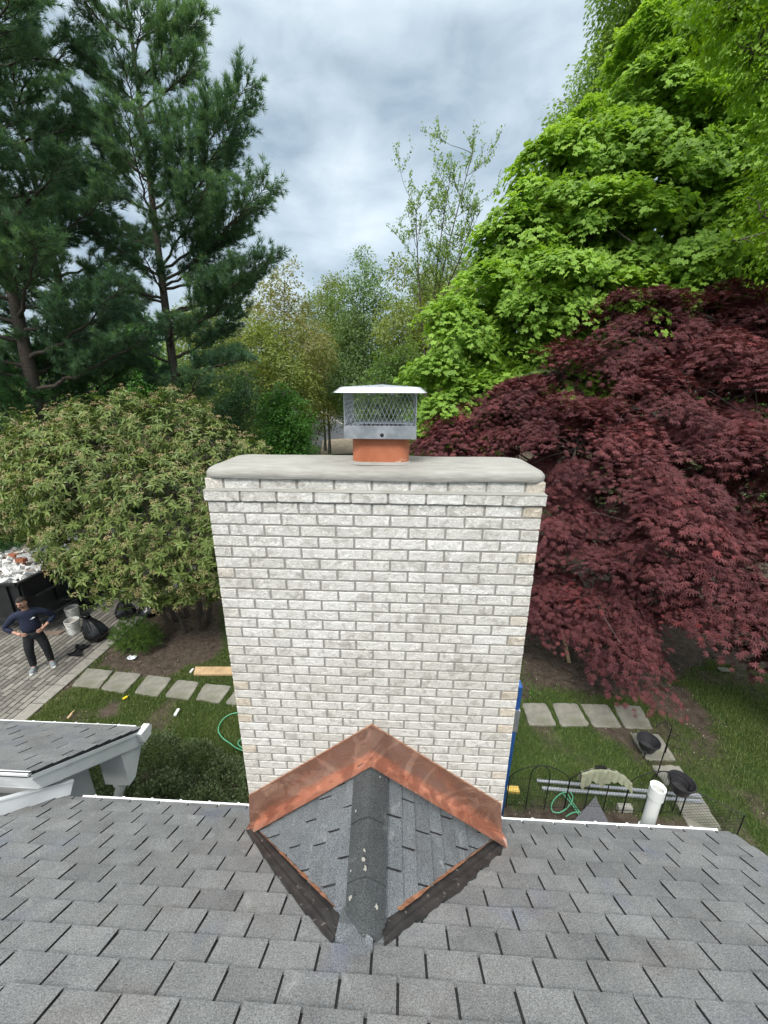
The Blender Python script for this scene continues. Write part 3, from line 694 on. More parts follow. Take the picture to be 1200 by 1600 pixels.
mb.prism([(x0, syn + .01, zs(syn) - .032), (x0, sye - .005, zs(sye) - .032), (x0, sye - .005, zs(sye) - .07), (x0, syn + .01, zs(syn) - .07)], (.052, 0, 0))
mb.prism([(x0, syn + .01, zs(syn) - .07), (x0, sye - .005, zs(sye) - .07), (x0, sye - .02, zs(sye) - .22), (x0, syn + .06, zs(syn) - .23)], (.038, 0, 0)); mb.build('rake_board', M['paint'], side)
mb = MB(); mb.prism([(x0 + .03, syn + .005, zs(syn) - .026), (x0 + .03, syn + .06, zs(syn) - .235), (x0 + .03, syn + .085, zs(syn) - .235), (x0 + .03, syn + .04, zs(syn) - .026)], (-4.0, 0, 0))
mb.box((-7, syn - .012, zs(syn) - .024), (x0 + .045, syn + .02, zs(syn) + .001)); mb.build('fascia_board', M['paint'], side)
mb = MB(); mb.prism([(-7, syn + .06, zs(syn) - .245), (-7, sye - .06, zs(sye) - .235), (-7, sye - .06, zs(sye) - .225), (-7, syn + .06, zs(syn) - .235)], (7 + x0, 0, 0)); mb.build('soffit', M['paint'], side)
mb = MB(); gz = zs(sye)
mb.prism([(-7, sye - .002, gz - .012), (-7, sye + .030, gz - .004), (-7, sye + .034, gz - .02), (-7, sye + .022, gz - .10), (-7, sye - .002, gz - .11)], (7 + sx_ - .09, 0, 0))
x = sx_ - .3
while x > -6.8: mb.box((x, sye - .01, gz - .01), (x + .02, sye + .036, gz)); x -= .2535
mb.build('gutter', M['gutter'], side)
mb = MB(); mb.prism([(sx_ - .01, sye - .10, gz + .015), (sx_ - .01, sye + .045, gz + .012), (sx_ - .01, sye + .075, gz - .03), (sx_ - .01, sye + .03, gz - .125), (sx_ - .01, sye - .075, gz - .125)], (.07, 0, 0)); mb.build('gutter_end', M['gutter'], side)
# boxed eave return and the wall under it
mb = MB(); mb.prism([(sx_ - .03, 2.92, zs(2.92) - .24), (sx_ - .03, sye - .03, zs(sye) - .22), (sx_ - .03, 3.02, zs(sye) - .48), (sx_ - .03, 2.92, zs(sye) - .48)], (-.27, 0, 0)); mb.build('eave_return', M['paint'], side)
mb = MB(); mb.box((-7, -1, G), (sx_ - .42, 2.90, zs(2.9) - .26)); mb.build('wall', M['paint'], side)
mb = MB(); mb.tube([(sx_ - .20, 2.985, zs(sye) - .46), (sx_ - .2, 2.985, zs(sye) - .60), (sx_ - .28, 2.96, zs(sye) - .8), (sx_ - .3, 2.955, G + .02)], .05, 12); mb.tube([(sx_ - .20, 2.985, zs(sye) - .49), (sx_ - .2, 2.985, zs(sye) - .53)], .062, 12); mb.build('downspout', M['gutter'], side, smooth=False)
mb = MB(); p0 = onroof(108, 1241) + RN * .045; p1 = onroof(0, 1274) + RN * .05; p2 = p1 + (p1 - p0) * .8
mb.beam(p2 - RN * .045, p0 - RN * .045, .045, .10, tuple(RN)); mb.beam(p2 + RN * .056, p0 + RN * .056, .06, .014, tuple(RN)); mb.build('kickout_board', M['paint'], side)

# ------------------------------------------------------------------ ground
def gpoly(pts): return [tuple(onz(x, y)[:2]) for x, y in pts]
DIRT = [gpoly([(168, 1010), (235, 950), (345, 930), (356, 1000), (330, 1035), (290, 1042), (250, 1062), (140, 1042)]),
        gpoly([(815, 985), (1000, 940), (1300, 960), (1300, 1050), (1120, 1040), (1040, 1062), (1010, 1092), (930, 1094), (880, 1078), (815, 1092)]),
        gpoly([(1000, 1085), (1070, 1075), (1110, 1120), (1128, 1165), (1112, 1170), (1075, 1140), (1040, 1120)]),
        [(0.8, 1.5), (7.5, 1.5), (4.6, 4.25), (3.4, 4.35), (0.8, 4.40)],
        [(-6.6, 1.5), (-1.2, 1.5), (-1.2, 4.5), (-4.6, 4.5)],
        gpoly([(950, 1138), (984, 1140), (1005, 1180), (1000, 1188), (985, 1165), (940, 1142)]),
        [(-7.02, 3.0), (-6.92, 3.0), (-6.92, 8.0), (-7.02, 8.0)],
        gpoly([(170, 1085), (186, 1085), (178, 1120), (165, 1120)]), gpoly([(85, 1118), (125, 1112), (120, 1126), (90, 1128)]),
        [(-40, 9.2), (-7.3, 9.6), (3, 9.0), (12, 7.2), (40, 7.0), (40, 60), (9, 60), (2, 34), (-8, 30), (-12, 40), (-40, 60)]]
def grassness(x, y):
    d = np.full(x.shape, 9.0)
    for P in DIRT: d = np.minimum(d, sdpoly(x, y, P))
    n = fbm(x * 1.6, y * 1.6, 4, 11) - .5; n2 = fbm(x * 5, y * 5, 3, 21) - .5
    g = np.clip((d + n * .55 + n2 * .25) / .22 + .5, 0, 1)
    bare = np.clip((fbm(x * 1.1 + 7, y * 1.1, 4, 31) - .55) * 7, 0, 1)
    return g * (1 - bare * .8)
def axis(fine0, fine1, step, far, g=1.25):
    c = list(np.arange(fine0, fine1 + 1e-6, step)); s_ = step
    a = c[-1]
    while a < far: s_ *= g; a += s_; c.append(a)
    s_ = step; a = c[0]
    while a > -far: s_ *= g; a -= s_; c.insert(0, a)
    return np.array(c)
gx, gy = axis(-10, 11, .07, 900), axis(2, 11, .07, 900)
X, Y = np.meshgrid(gx, gy, indexing='xy'); gr_ = grassness(X, Y)
Z = G + (fbm(X * .8, Y * .8, 3, 2) - .5) * .05 * np.clip(9 - np.abs(X) * 0, 0, 1); Z[(X < -6.8)] = G - .03
Z = np.where((X > -7.1) & (X < 11) & (Y > 2) & (Y < 11), Z, G - .03)
nx = len(gx); i, j = np.meshgrid(np.arange(len(gy) - 1), np.arange(nx - 1), indexing='ij')
mb = MB(); mb.add(np.stack([X, Y, Z], -1).reshape(-1, 3), np.stack([i * nx + j, i * nx + j + 1, (i + 1) * nx + j + 1, (i + 1) * nx + j], -1).reshape(-1, 4), 0, gr_.ravel())
t = MT('lawn_and_soil', 0.95, 0, 0.15)
soil = t.ramp(t.noise(7, 6, .65), [(0.3, (0.045, 0.034, 0.026)), (0.7, (0.14, 0.11, 0.085))])
chips = t.ramp(t.voro(42), [(0.05, 1.0), (0.11, 0.0)]); chm = t.ramp(t.noise(13, 3), [(0.52, 0.0), (0.6, .7)])
soil = t.mix(t.math('MULTIPLY', chips, chm), soil, (0.34, 0.28, 0.21))
lawn = t.ramp(t.noise(3.5, 6, .7), [(0.3, (0.040, 0.062, 0.020)), (0.5, (0.040, 0.078, 0.017)), (0.72, (0.085, 0.12, 0.03))][0:1] + [(0.72, (0.085, 0.12, 0.03)), (0.5, (0.040, 0.078, 0.017))])
t.col(t.mix(t.attr(), soil, lawn)); t.bump(t.noise(45, 6, .7), .03); M['ground'] = t.m
tag(mb.build('ground', M['ground'], origin=(0, 0, G)), kind='structure')

# grass blades
def blades(n, box, seed):
    r = np.random.default_rng(seed); x = r.uniform(box[0], box[1], n); y = r.uniform(box[2], box[3], n); g = grassness(x, y)
    for S in STONES:
        g = np.where(sdpoly(x, y, S) < .01, 0, g)
    k = r.random(n) < g * (.25 + .9 * fbm(x * 2.2, y * 2.2, 3, 5)); x, y = x[k], y[k]; n = len(x)
    z = G + (fbm(x * .8, y * .8, 3, 2) - .5) * .05
    h_ = r.uniform(.03, .075, n); a = r.uniform(0, 2 * PI, n); wd = r.uniform(.004, .009, n); ln = r.uniform(.1, .9, n) * h_; b = r.uniform(0, 2 * PI, n)
    P = np.empty((n, 3, 3)); P[:, 0] = np.stack([x - np.cos(a) * wd, y - np.sin(a) * wd, z - .005], 1); P[:, 1] = np.stack([x + np.cos(a) * wd, y + np.sin(a) * wd, z - .005], 1)
    P[:, 2] = np.stack([x + np.cos(b) * ln, y + np.sin(b) * ln, z + h_], 1); rr = np.repeat(np.clip(.5 * fbm(x * 1.3, y * 1.3, 3, 77) + .5 * r.random(n), 0, 1), 3)
    return P.reshape(-1, 3), np.arange(n * 3).reshape(-1, 3), rr
ST = [[(137, 1045), (177, 1049), (155, 1077), (112, 1073)], [(181, 1050), (222, 1054), (194, 1084), (157, 1078)], [(231, 1056), (270, 1060), (246, 1090), (210, 1084)],
      [(278, 1063), (312, 1067), (295, 1095), (257, 1089)], [(320, 1069), (362, 1073), (343, 1100), (306, 1094)], [(371, 1076), (408, 1080), (388, 1106), (352, 1100)],
      [(815, 1100), (853, 1100), (870, 1135), (826, 1134)], [(862, 1100), (901, 1100), (921, 1136), (876, 1136)], [(907, 1101), (949, 1102), (972, 1138), (927, 1137)], [(958, 1103), (1000, 1104), (1020, 1140), (976, 1139)],
      [(984, 1147), (1029, 1148), (1057, 1190), (1009, 1188)], [(1017, 1197), (1061, 1198), (1083, 1230), (1039, 1229)], [(1045, 1238), (1091, 1239), (1129, 1299), (1079, 1299)]]
STONES = [gpoly(s_) for s_ in ST]
mb = MB()
for a in (blades(150000, (-7, -1.0, 3.4, 7.6), 1), blades(210000, (0.8, 10, 3.2, 8.5), 2)): mb.add(a[0], a[1], 0, a[2])
tag(mb.build('grass', M['grassblade'], origin=(0, 0, G)), kind='stuff')
# wood chips and debris of the beds
def litter(name, n, boxes, mat, size, seed, cond=lambda g: g < .3):
    r = np.random.default_rng(seed); mb = MB()
    for bx in boxes:
        x = r.uniform(bx[0], bx[1], n); y = r.uniform(bx[2], bx[3], n); k = cond(grassness(x, y)); x, y = x[k], y[k]; m_ = len(x)
        z = G + (fbm(x * .8, y * .8, 3, 2) - .5) * .05; a = r.uniform(0, 2 * PI, m_); L_ = r.uniform(.4, 1, m_) * size; W_ = L_ * r.uniform(.2, .6, m_); ti = r.normal(0, .35, m_)
        d = np.stack([np.cos(a), np.sin(a), ti], 1); e_ = np.stack([-np.sin(a), np.cos(a), r.normal(0, .3, m_)], 1); c = np.stack([x, y, z + .008], 1)
        P = np.stack([c - d * L_[:, None], c + e_ * W_[:, None], c + d * L_[:, None], c - e_ * W_[:, None]], 1)
        mb.add(P.reshape(-1, 3), np.arange(m_ * 4).reshape(-1, 4), 0, np.repeat(r.random(m_), 4))
    return tag(mb.build(name, mat, origin=(0, 0, G)), kind='stuff')
t = MT('chip_debris', .9); t.col(t.ramp(t.attr(), [(0.0, (0.03, .022, .016)), (1.0, (0.55, .50, .42)), (.55, (.12, .085, .06)), (.85, (.28, .21, .15))])); M['chips'] = t.m
litter('mulch_debris', 9000, [(-7, -1, 6.2, 10), (.8, 9.5, 2.2, 4.6), (1.0, 8, 5.5, 8.5)], M['chips'], .016, 5)

litter('fallen_leaves', 1500, [(-7, -1, 4.2, 8), (.8, 10, 3.2, 8.5)], M['chips'], .022, 8, cond=lambda g: g > .2)
rd = np.random.default_rng(14); mb = MB()
for q in range(150):
    xx, yy = rd.uniform(-3, 2.6), rd.uniform(.75, 2.2); p = V(xx, yy, RZ - RS * yy) + RN * .014; an = rd.uniform(0, 6.28, 3).cumsum(); sz = rd.uniform(.0012, .0045)
    e1, e2 = V(1, 0, 0) * sz, RVv * sz * rd.uniform(.4, 1.4); mb.add([p + e1, p + e2, p - e1 * .8, p - e2 * .7, p + RN * .002], [(0, 1, 4), (1, 2, 4), (2, 3, 4), (3, 0, 4)], 0, .6 + .4 * rd.random())
tag(mb.build('roof_debris', M['chips'], origin=(0, 1.5, RZ - RS * 1.5)), kind='stuff')
# stepping stones
t = MT('bluestone', .85, 0, .3); n = t.noise(6, 6, .6); c0 = t.ramp(n, [(.3, (.17, .165, .14)), (.7, (.29, .28, .235))]); mo = t.ramp(t.noise(2.2, 4), [(.50, 0.0), (.66, .65)]); t.col(t.mix(mo, c0, (.13, .135, .09))); t.bump(t.noise(25, 5), .006); M['stone'] = t.m
slab_lab = ['first flat stone slab of the lawn path, next to the driveway kerb', 'second flat stone slab from the driveway, in the lawn path', 'third flat stone slab from the driveway, middle of the lawn path', 'fourth flat stone slab from the driveway, below the loose plank', 'fifth flat stone slab from the driveway, just short of the chimney',
            'sliver of stone slab half hidden behind the left edge of the chimney', 'stone slab touching the right edge of the chimney, beside the blue ladder', 'second stone slab of the four in a row right of the chimney', 'third stone slab of the four in a row right of the chimney', 'end slab of the row, farthest from the chimney, by the tall garden hook',
            'stone slab beneath the black hanging pot', 'stone slab just behind the white pipe, partly under the wire fence', 'stone slab behind wire netting at the roof edge']
for s_, lb in zip(STONES, slab_lab):
    P = np.array(s_); c = P.mean(0); Q = []
    for i in range(len(P)):
        a, b = P[i], P[(i + 1) % len(P)]
        for k in range(7):
            q = a + (b - a) * k / 7; q = q + rng.normal(0, .006, 2)
            if k == 0: q = q + (c - q) * .04
            Q.append(q)
    Q = np.array(Q); n = len(Q); mb = MB(); zz = G + .028
    ins = c + (Q - c) * .965
    top = np.c_[ins, np.full(n, zz) + rng.normal(0, .001, n)]; mid = np.c_[Q, np.full(n, zz - .008)]; low = np.c_[Q, np.full(n, G - .04)]
    mb.add(np.vstack([top, mid, low]), [tuple(range(n))] + [((i + 1) % n, i, n + i, n + (i + 1) % n) for i in range(n)] + [(n + (i + 1) % n, n + i, 2 * n + i, 2 * n + (i + 1) % n) for i in range(n)])
    tag(mb.build('stepping_stone', M['stone'], origin=(c[0], c[1], G)), lb, 'stepping stone', 'stone slabs laid in the lawn')

# paver driveway
t = MT('pavers', .85, 0, .3); n = t.noise(9, 5); c0 = t.ramp(t.attr(), [(0.0, (.135, .125, .11)), (1.0, (.30, .285, .255))]); t.col(t.mix(1.0, c0, t.ramp(n, [(.3, (.75, .75, .75)), (.7, (1.15, 1.15, 1.12))]), 'MULTIPLY')); t.bump(t.noise(60), .003); M['paver'] = t.m
mb = MB(); ex_ = -7.02
mb.add([(-40, -4, G - .012), (ex_, -4, G - .012), (ex_, 30, G - .012), (-40, 30, G - .012)], [(0, 1, 2, 3)], 1)
def pav(x0, x1, y0, y1, r):
    g_ = .009; z = G + random.gauss(0, .0015); b_ = .006
    mb.add([(x0 + g_, y0 + g_, G - .012), (x1 - g_, y0 + g_, G - .012), (x1 - g_, y1 - g_, G - .012), (x0 + g_, y1 - g_, G - .012), (x0 + g_ + b_, y0 + g_ + b_, z + random.gauss(0, .001)), (x1 - g_ - b_, y0 + g_ + b_, z), (x1 - g_ - b_, y1 - g_ - b_, z), (x0 + g_ + b_, y1 - g_ - b_, z)], BOXF, 0, r)
y = 2.0
while y < 16: L_ = random.choice((.34, .42, .5)); pav(ex_ - .30, ex_, y, y + L_, .75 + .25 * random.random()); y += L_
x = ex_ - .30; k = 0
while x > -13.5:
    wd = .132; y = 2.0 - random.random() * .2
    while y < 15: L_ = random.choice((.20, .26, .26, .33)); pav(x - wd, x, y, y + L_, random.random() * .8); y += L_
    x -= wd
tag(mb.build('driveway', [M['paver'], M['dark_base']], origin=(-9, 7, G)), kind='structure')

# street beyond
mb = MB(); asp = simple('asphalt', (.055, .057, .062), .9, 0, .25, 2)
P1 = [onz(x, y, G)[:2] for x, y in ((492, 652), (530, 645), (620, 643), (900, 648), (900, 668), (640, 668), (600, 690), (560, 700), (500, 700), (480, 690))]
mb.add([(p[0], p[1], G + .02) for p in P1], [tuple(range(len(P1)))]); mb.build('road', asp, origin=(0, 50, G)); tag(bpy.data.objects['road'], kind='structure')
mb = MB(); con = simple('concrete', (.42, .39, .34), .9, 0, .12, 3)
P1 = [onz(x, y, G)[:2] for x, y in ((482, 641), (527, 643), (512, 650), (486, 652))]
mb.add([(p[0], p[1], G + .03) for p in P1], [(0, 1, 2, 3)]); tag(mb.build('driveway_apron', con, origin=(0, 70, G)), kind='structure')
mb = MB()
pth = [onz(x, y, G + .08) for x, y in ((505, 651), (516, 653), (528, 658), (535, 663))]; mb.tube(pth, .09, 6)
tag(mb.build('kerb', con, origin=tuple(pth[0])), kind='structure')
mb = MB(); P1 = [onz(x, y, G)[:2] for x, y in ((505, 688), (560, 684), (600, 706), (500, 712))]
mb.add([(p[0], p[1], G + .04) for p in P1], [(0, 1, 2, 3)]); tag(mb.build('verge_soil', simple('tan_soil', (.24, .19, .13), .95, 0, .3, 1.5), origin=(0, 30, G)), kind='structure')

# ------------------------------------------------------------------ foliage
def tmpl_star(lobes, wide, sides=.45):
    v = []; f = []
    for a, L_ in lobes:
        a = math.radians(a); d = V(math.sin(a), math.cos(a)); s_ = V(math.cos(a), -math.sin(a)); k = len(v)
        v += [(0, 0, 0), (*(d * L_ * sides - s_ * wide), .02), (*(d * L_), -.10 * L_), (*(d * L_ * sides + s_ * wide), .02)]; f.append((k, k + 3, k + 2, k + 1))
    return np.array(v, float), np.array(f)
T_RED = tmpl_star([(0, 1), (-36, .93), (36, .93), (-74, .72), (74, .72), (-118, .42), (118, .42)], .095)
T_MAPLE = tmpl_star([(0, 1), (-48, .9), (48, .9), (-100, .62), (100, .62)], .33, .46)
T_LANCE = (np.array([(0, 0, 0), (-.16, .40, .05), (0, 1, -.16), (.16, .40, .05)], float), np.array([(0, 2, 1), (0, 3, 2)]))
T_OVAL = (np.array([(0, 0, 0), (-.30, .5, .04), (0, 1, 0), (.30, .5, .04)], float), np.array([(0, 3, 2, 1)]))
T_NARROW = (np.array([(0, 0, 0), (-.13, .5, .0), (0, 1, -.1), (.13, .5, .0)], float), np.array([(0, 3, 2, 1)]))
def tmpl_tuft(n, ln=1.0, wd=.035, seed=1, spread=.9, stem=.5):
    r = np.random.default_rng(seed); v = []; f = []
    for i in range(n):
        a = i * 2.399 + r.normal(0, .2); b = spread * (.35 + .65 * r.random()); y0 = stem * r.random()
        d = V(math.cos(a) * math.sin(b), math.cos(b), math.sin(a) * math.sin(b)); s_ = nrm(np.cross(d, r.normal(0, 1, 3))); L_ = ln * r.uniform(.6, 1); k = len(v)
        v += [tuple(V(0, y0, 0) - s_ * wd), tuple(V(0, y0, 0) + s_ * wd), tuple(V(0, y0, 0) + d * L_)]; f.append((k, k + 1, k + 2))
    return np.array(v), np.array(f)
T_TUFT = tmpl_tuft(20)
def place(mb, tm, pos, ydir, zdir, size, rnd, mat=0):
    """copies of a template: local y -> ydir, local z -> zdir"""
    tv, tf = tm; y = nrm(ydir); x = nrm(np.cross(y, zdir)); z = np.cross(x, y); n = len(pos); size = np.broadcast_to(size, (n,))
    P = pos[:, None] + size[:, None, None] * (tv[None, :, 0, None] * x[:, None] + tv[None, :, 1, None] * y[:, None] + tv[None, :, 2, None] * z[:, None])
    F = (tf[None] + (np.arange(n) * len(tv))[:, None, None]).reshape(-1, tf.shape[1])
    mb.add(P.reshape(-1, 3), F, mat, np.repeat(np.broadcast_to(rnd, (n,)), len(tv)))
def blob(px, py, r, Yd, ky=1.0):
    c = ony(px, py, Yd); dep = c @ CF; return (c, V(r * dep / FPX, r * dep / FPX * ky, r * dep / FPX))
def sample_blobs(bl, n, r, lo=.55, hi=1.05, inner=.62, zmin=G + .25):
    C_ = np.array([b[0] for b in bl]); R_ = np.array([b[1] for b in bl]); w_ = (R_[:, 0] * R_[:, 2]); w_ = w_ / w_.sum()
    k = r.choice(len(bl), n * 2, p=w_); d = nrm(r.normal(0, 1, (n * 2, 3))); rad = r.uniform(lo ** 2, hi ** 2, n * 2) ** .5
    P = C_[k] + d * R_[k] * rad[:, None]; ok = P[:, 2] > zmin
    for j in range(len(bl)):
        q = np.linalg.norm((P - C_[j]) / R_[j], axis=1); ok &= ~((q < inner) & (k != j))
    P, d = P[ok][:n], d[ok][:n]; return P, d, k[ok][:n]
def sprays(mb, P, d, r, tm, nleaf, spray_r, size, upw=.9, flat=.12, droop=.35, tilt=.35, vert=0.0, hue=None, rndamp=.5):
    """each spray is a tilted, drooping tier of leaves"""
    n = len(P); dh = d.copy(); N_ = nrm(V(0, 0, 1) * upw + dh * (1 - upw * .5) + r.normal(0, .16, (n, 3)))
    t1 = nrm(np.cross(N_, r.normal(0, 1, (n, 3)))); t2 = np.cross(N_, t1); m_ = n * nleaf
    idx = np.repeat(np.arange(n), nleaf); a = r.uniform(0, 2 * PI, m_); q = np.sqrt(r.random(m_)); sr = (spray_r * r.uniform(.6, 1.25, n))[idx]
    dr = t1[idx] * np.cos(a)[:, None] + t2[idx] * np.sin(a)[:, None]
    pos = P[idx] + dr * (q * sr)[:, None] + N_[idx] * (r.normal(0, flat, m_) * sr)[:, None]; pos[:, 2] -= droop * q ** 2 * sr
    yd = nrm(dr * .8 + dh[idx] * .7 + r.normal(0, .35, (m_, 3)) - V(0, 0, 1) * (.25 + .5 * q[:, None] * droop * 1.5 + vert)); zd = nrm(N_[idx] + r.normal(0, tilt, (m_, 3)))
    hv = r.random(n) if hue is None else hue
    rn = np.clip(hv[idx] * (1 - rndamp) + rndamp * r.random(m_), 0, 1)
    place(mb, tm, pos, yd, zd, size * r.uniform(.5, 1.22, m_), rn); return mb
def boughs(P, d, r, m_, R_, droop=.45, up=.9):
    """m_ sprays in a drooping tier around each point"""
    n = len(P); N_ = nrm(V(0, 0, 1) * up + d * .35 + r.normal(0, .12, d.shape)); t1 = nrm(np.cross(N_, r.normal(0, 1, d.shape))); t2 = np.cross(N_, t1)
    i = np.repeat(np.arange(n), m_); a = r.uniform(0, 2 * PI, n * m_); q = np.sqrt(r.random(n * m_)); Rr = (R_ * r.uniform(.6, 1.35, n))[i]
    dr = t1[i] * np.cos(a)[:, None] + t2[i] * np.sin(a)[:, None]; Q = P[i] + dr * (q * Rr)[:, None]; Q[:, 2] -= droop * q ** 2 * Rr
    return Q, nrm(d[i] + dr * q[:, None] * .8), np.clip(r.random(n)[i] * .7 + .3 * r.random(n * m_), 0, 1)
def bez(a, b, c, n=7):
    t_ = np.linspace(0, 1, n)[:, None]; return a * (1 - t_) ** 2 + 2 * b * t_ * (1 - t_) + c * t_ ** 2
def trunk_limbs(mb, base, top, r0, targets, r, lo=.25, hi=.95, lr=.28, twigs=None, up=.4, k=7, twr=.012):
    base, top = V(*base), V(*top); n = 12; t_ = np.linspace(0, 1, n)[:, None]
    path = base + (top - base) * t_; path[:, :2] += (np.c_[fbm(t_[:, 0] * 4, t_[:, 0] * 0 + 3, 2, 4), fbm(t_[:, 0] * 4, t_[:, 0] * 0 + 9, 2, 5)] - .5) * r0 * 2.0 * np.minimum(1, t_ * 3)
    rad = r0 * (1 - .85 * t_[:, 0]) * (1 + .5 * np.exp(-t_[:, 0] * 22)); mb.tube(path, rad, k + 3)
    H = top[2] - base[2]; ends = []
    for c in targets:
        hz = (c[2] - base[2]) / H - np.hypot(*(c - base)[:2]) / H * up; f_ = float(np.clip(hz, lo, hi)); s_ = path[0] * 0 + np.array([np.interp(f_, t_[:, 0], path[:, q]) for q in range(3)])
        rs_ = float(np.interp(f_, t_[:, 0], rad)) * lr + .01; L_ = np.linalg.norm(c - s_); mid = s_ * .45 + c * .55 + V(0, 0, .12 * L_) + r.normal(0, .05 * L_, 3)
        b = bez(s_, mid, c, 8); b[1:-1] += r.normal(0, .018 * L_, (6, 3)); mb.tube(b, np.linspace(rs_, rs_ * .25 + .004, 8), k, cap=False); ends.append((b, rs_))
    if twigs is not None and len(ends):
        E = np.array([b[j] for b, _ in ends for j in (3, 4, 5, 6, 7)])
        for p in twigs:
            q = E[np.argmin(((E - p) ** 2).sum(1))]
            if np.linalg.norm(q - p) > 1.5: continue
            m_ = (p + q) / 2 + r.normal(0, .06, 3) + V(0, 0, .05); mb.tube([q, m_, p], [twr, twr * .7, twr * .35], 3, cap=False)
def make_tree(name, label, cat, bl, base, top, r0, mat, tm, seed, nsp, nleaf, spr, size, bark='bark', bgh=None, twn=250, group=None, lo=.55, hi=1.05, inner=.62, limb_lo=.25, wood=True, crown='crown', twr=.012, **kw):
    r = np.random.default_rng(seed); tr = thing(name, tuple(base), label, cat, group)
    P, d, k = sample_blobs(bl, nsp, r, lo, hi, inner); mb = MB()
    if bgh: P, d, kw['hue'] = boughs(P, d, r, *bgh)
    sprays(mb, P, d, r, tm, nleaf, spr, size, **kw); mb.build(crown, mat, tr)
    if wood:
        mb = MB(); trunk_limbs(mb, base, top, r0, [b[0] + r.normal(0, .15, 3) * b[1] for b in bl], r, lo=limb_lo, twigs=P[::max(1, len(P) // twn)], twr=twr); mb.build('trunk', M[bark], tr, smooth=True)
    return tr

# --- red Japanese maple, right
redb = [blob(*a) for a in [(692, 676, 26, 9.4), (730, 640, 30, 9.5), (715, 672, 42, 9.4), (765, 655, 55, 9.4), (800, 630, 50, 9.3), (840, 640, 80, 9), (880, 580, 60, 9.4), (930, 560, 75, 9.4), (990, 520, 72, 9.4), (1060, 490, 58, 9.4), (1120, 500, 70, 9.2), (1190, 500, 75, 9), (1270, 500, 100, 9),
    (900, 700, 95, 8), (990, 640, 90, 8.3), (1080, 600, 95, 8.3), (1180, 610, 100, 8), (1010, 740, 100, 7.4), (1120, 720, 110, 7.3), (1240, 740, 120, 7), (870, 800, 70, 7.7), (960, 860, 95, 6.9), (1070, 860, 100, 6.6), (1180, 880, 105, 6.3), (1290, 880, 110, 6.3),
    (860, 900, 55, 7.6), (862, 925, 36, 7.4), (925, 930, 48, 6.8), (985, 975, 38, 6.4), (1065, 905, 48, 6.5), (1135, 925, 52, 6.1), (1215, 985, 52, 5.8), (1290, 1020, 60, 5.6)]]
rbase = onz(1075, 940, G); rbase = V(rbase[0], rbase[1] + .2, G)
rt = thing('red_maple_tree', tuple(rbase), 'dark purple-red maple tree with layered star-shaped leaves, right of the chimney', 'tree')
r = np.random.default_rng(5); P, d, k = sample_blobs(redb, 330, r, .55, 1.0, .45, G + 1.3); P, d, hu_ = boughs(P, d, r, 9, .60, .5); mb = MB(); sprays(mb, P, d, r, T_RED, 46, .34, .098, upw=.95, flat=.035, droop=.6, tilt=.20, rndamp=.5, hue=hu_)
P2, d2, _ = sample_blobs(redb, 260, r, .1, .5, 0, G + 1.0); sprays(mb, P2, d2, r, T_RED, 14, .5, .10, upw=.9, flat=.05, droop=.4); mb.build('crown', M['maple_red'], rt)
mb = MB()
for q in range(4):
    tb = rbase + V(math.cos(q * 1.7) * .12, math.sin(q * 1.7) * .12, 0); tt = rbase + V([-1.5, .6, 1.8, 0][q], [.3, 1.2, -.4, -1.0][q], [5.6, 6.6, 5.8, 4.4][q]); sel = redb[q::4]
    trunk_limbs(mb, tb, tt, .13, [b[0] for b in sel], r, lo=.15, twigs=P[q::12], twr=.010)
mb.build('trunk', M['bark_grey'], rt, smooth=True)

# --- big green maple, right
grb = [blob(*a) for a in [(690, 560, 40, 10), (665, 560, 22, 10), (700, 640, 48, 10), (735, 600, 50, 10), (715, 505, 42, 10.4), (760, 460, 55, 11), (800, 520, 75, 10.5), (790, 590, 55, 10.4), (850, 450, 80, 11), (810, 380, 58, 12), (830, 320, 52, 12), (870, 250, 62, 12.3), (900, 340, 80, 12), (930, 210, 70, 12.6), (960, 380, 85, 11.4),
    (950, 470, 70, 10.6), (1000, 260, 95, 12.2), (1060, 370, 90, 11), (1040, 160, 90, 13), (1120, 240, 100, 12), (1130, 430, 75, 10.6), (1170, 340, 90, 11), (1210, 440, 70, 10.6), (1230, 230, 110, 12), (1160, 110, 100, 13), (1280, 330, 110, 11.5), (1060, 60, 60, 13), (1000, 110, 55, 13), (1130, 30, 75, 13), (1220, 30, 90, 12.6), (880, 560, 60, 10.4), (960, 540, 60, 10.6), (1050, 470, 55, 10.4), (745, 665, 40, 9.9)]]
make_tree('green_maple_tree', 'big bright green maple tree with broad lobed leaves, towering behind the red tree', 'tree', grb, V(8.7, 13.2, G), V(8.9, 13.4, 8.0), .34, M['maple_green'], T_MAPLE, 11, 640, 38, .36, .105, bark='bark_grey', bgh=(8, .62, .5), lo=.38, hi=1.1, inner=.45, upw=.85, flat=.10, droop=.8, tilt=.30, twn=420, rndamp=.45, twr=.016)
# --- paler spire crowned tree behind it
spb = [blob(*a) for a in [(878, 175, 22, 19), (880, 215, 30, 19), (905, 260, 45, 19), (960, 75, 34, 20), (945, 130, 48, 20), (990, 60, 48, 20), (1010, 130, 70, 20), (1045, 20, 55, 20), (900, 330, 60, 19), (1080, 80, 70, 20), (975, 200, 60, 20), (1000, -40, 70, 20), (1100, -60, 100, 20)]]
make_tree('spire_topped_tree', 'pale green tree with pointed wispy tops poking up behind the big green maple', 'tree', spb, V(12.5, 20, G), V(12, 20, 14.5), .3, M['spire'], T_OVAL, 12, 2000, 30, .5, .15, bark='bark_grey', upw=.5, flat=.25, droop=.7, tilt=.5, vert=.2, inner=.3)
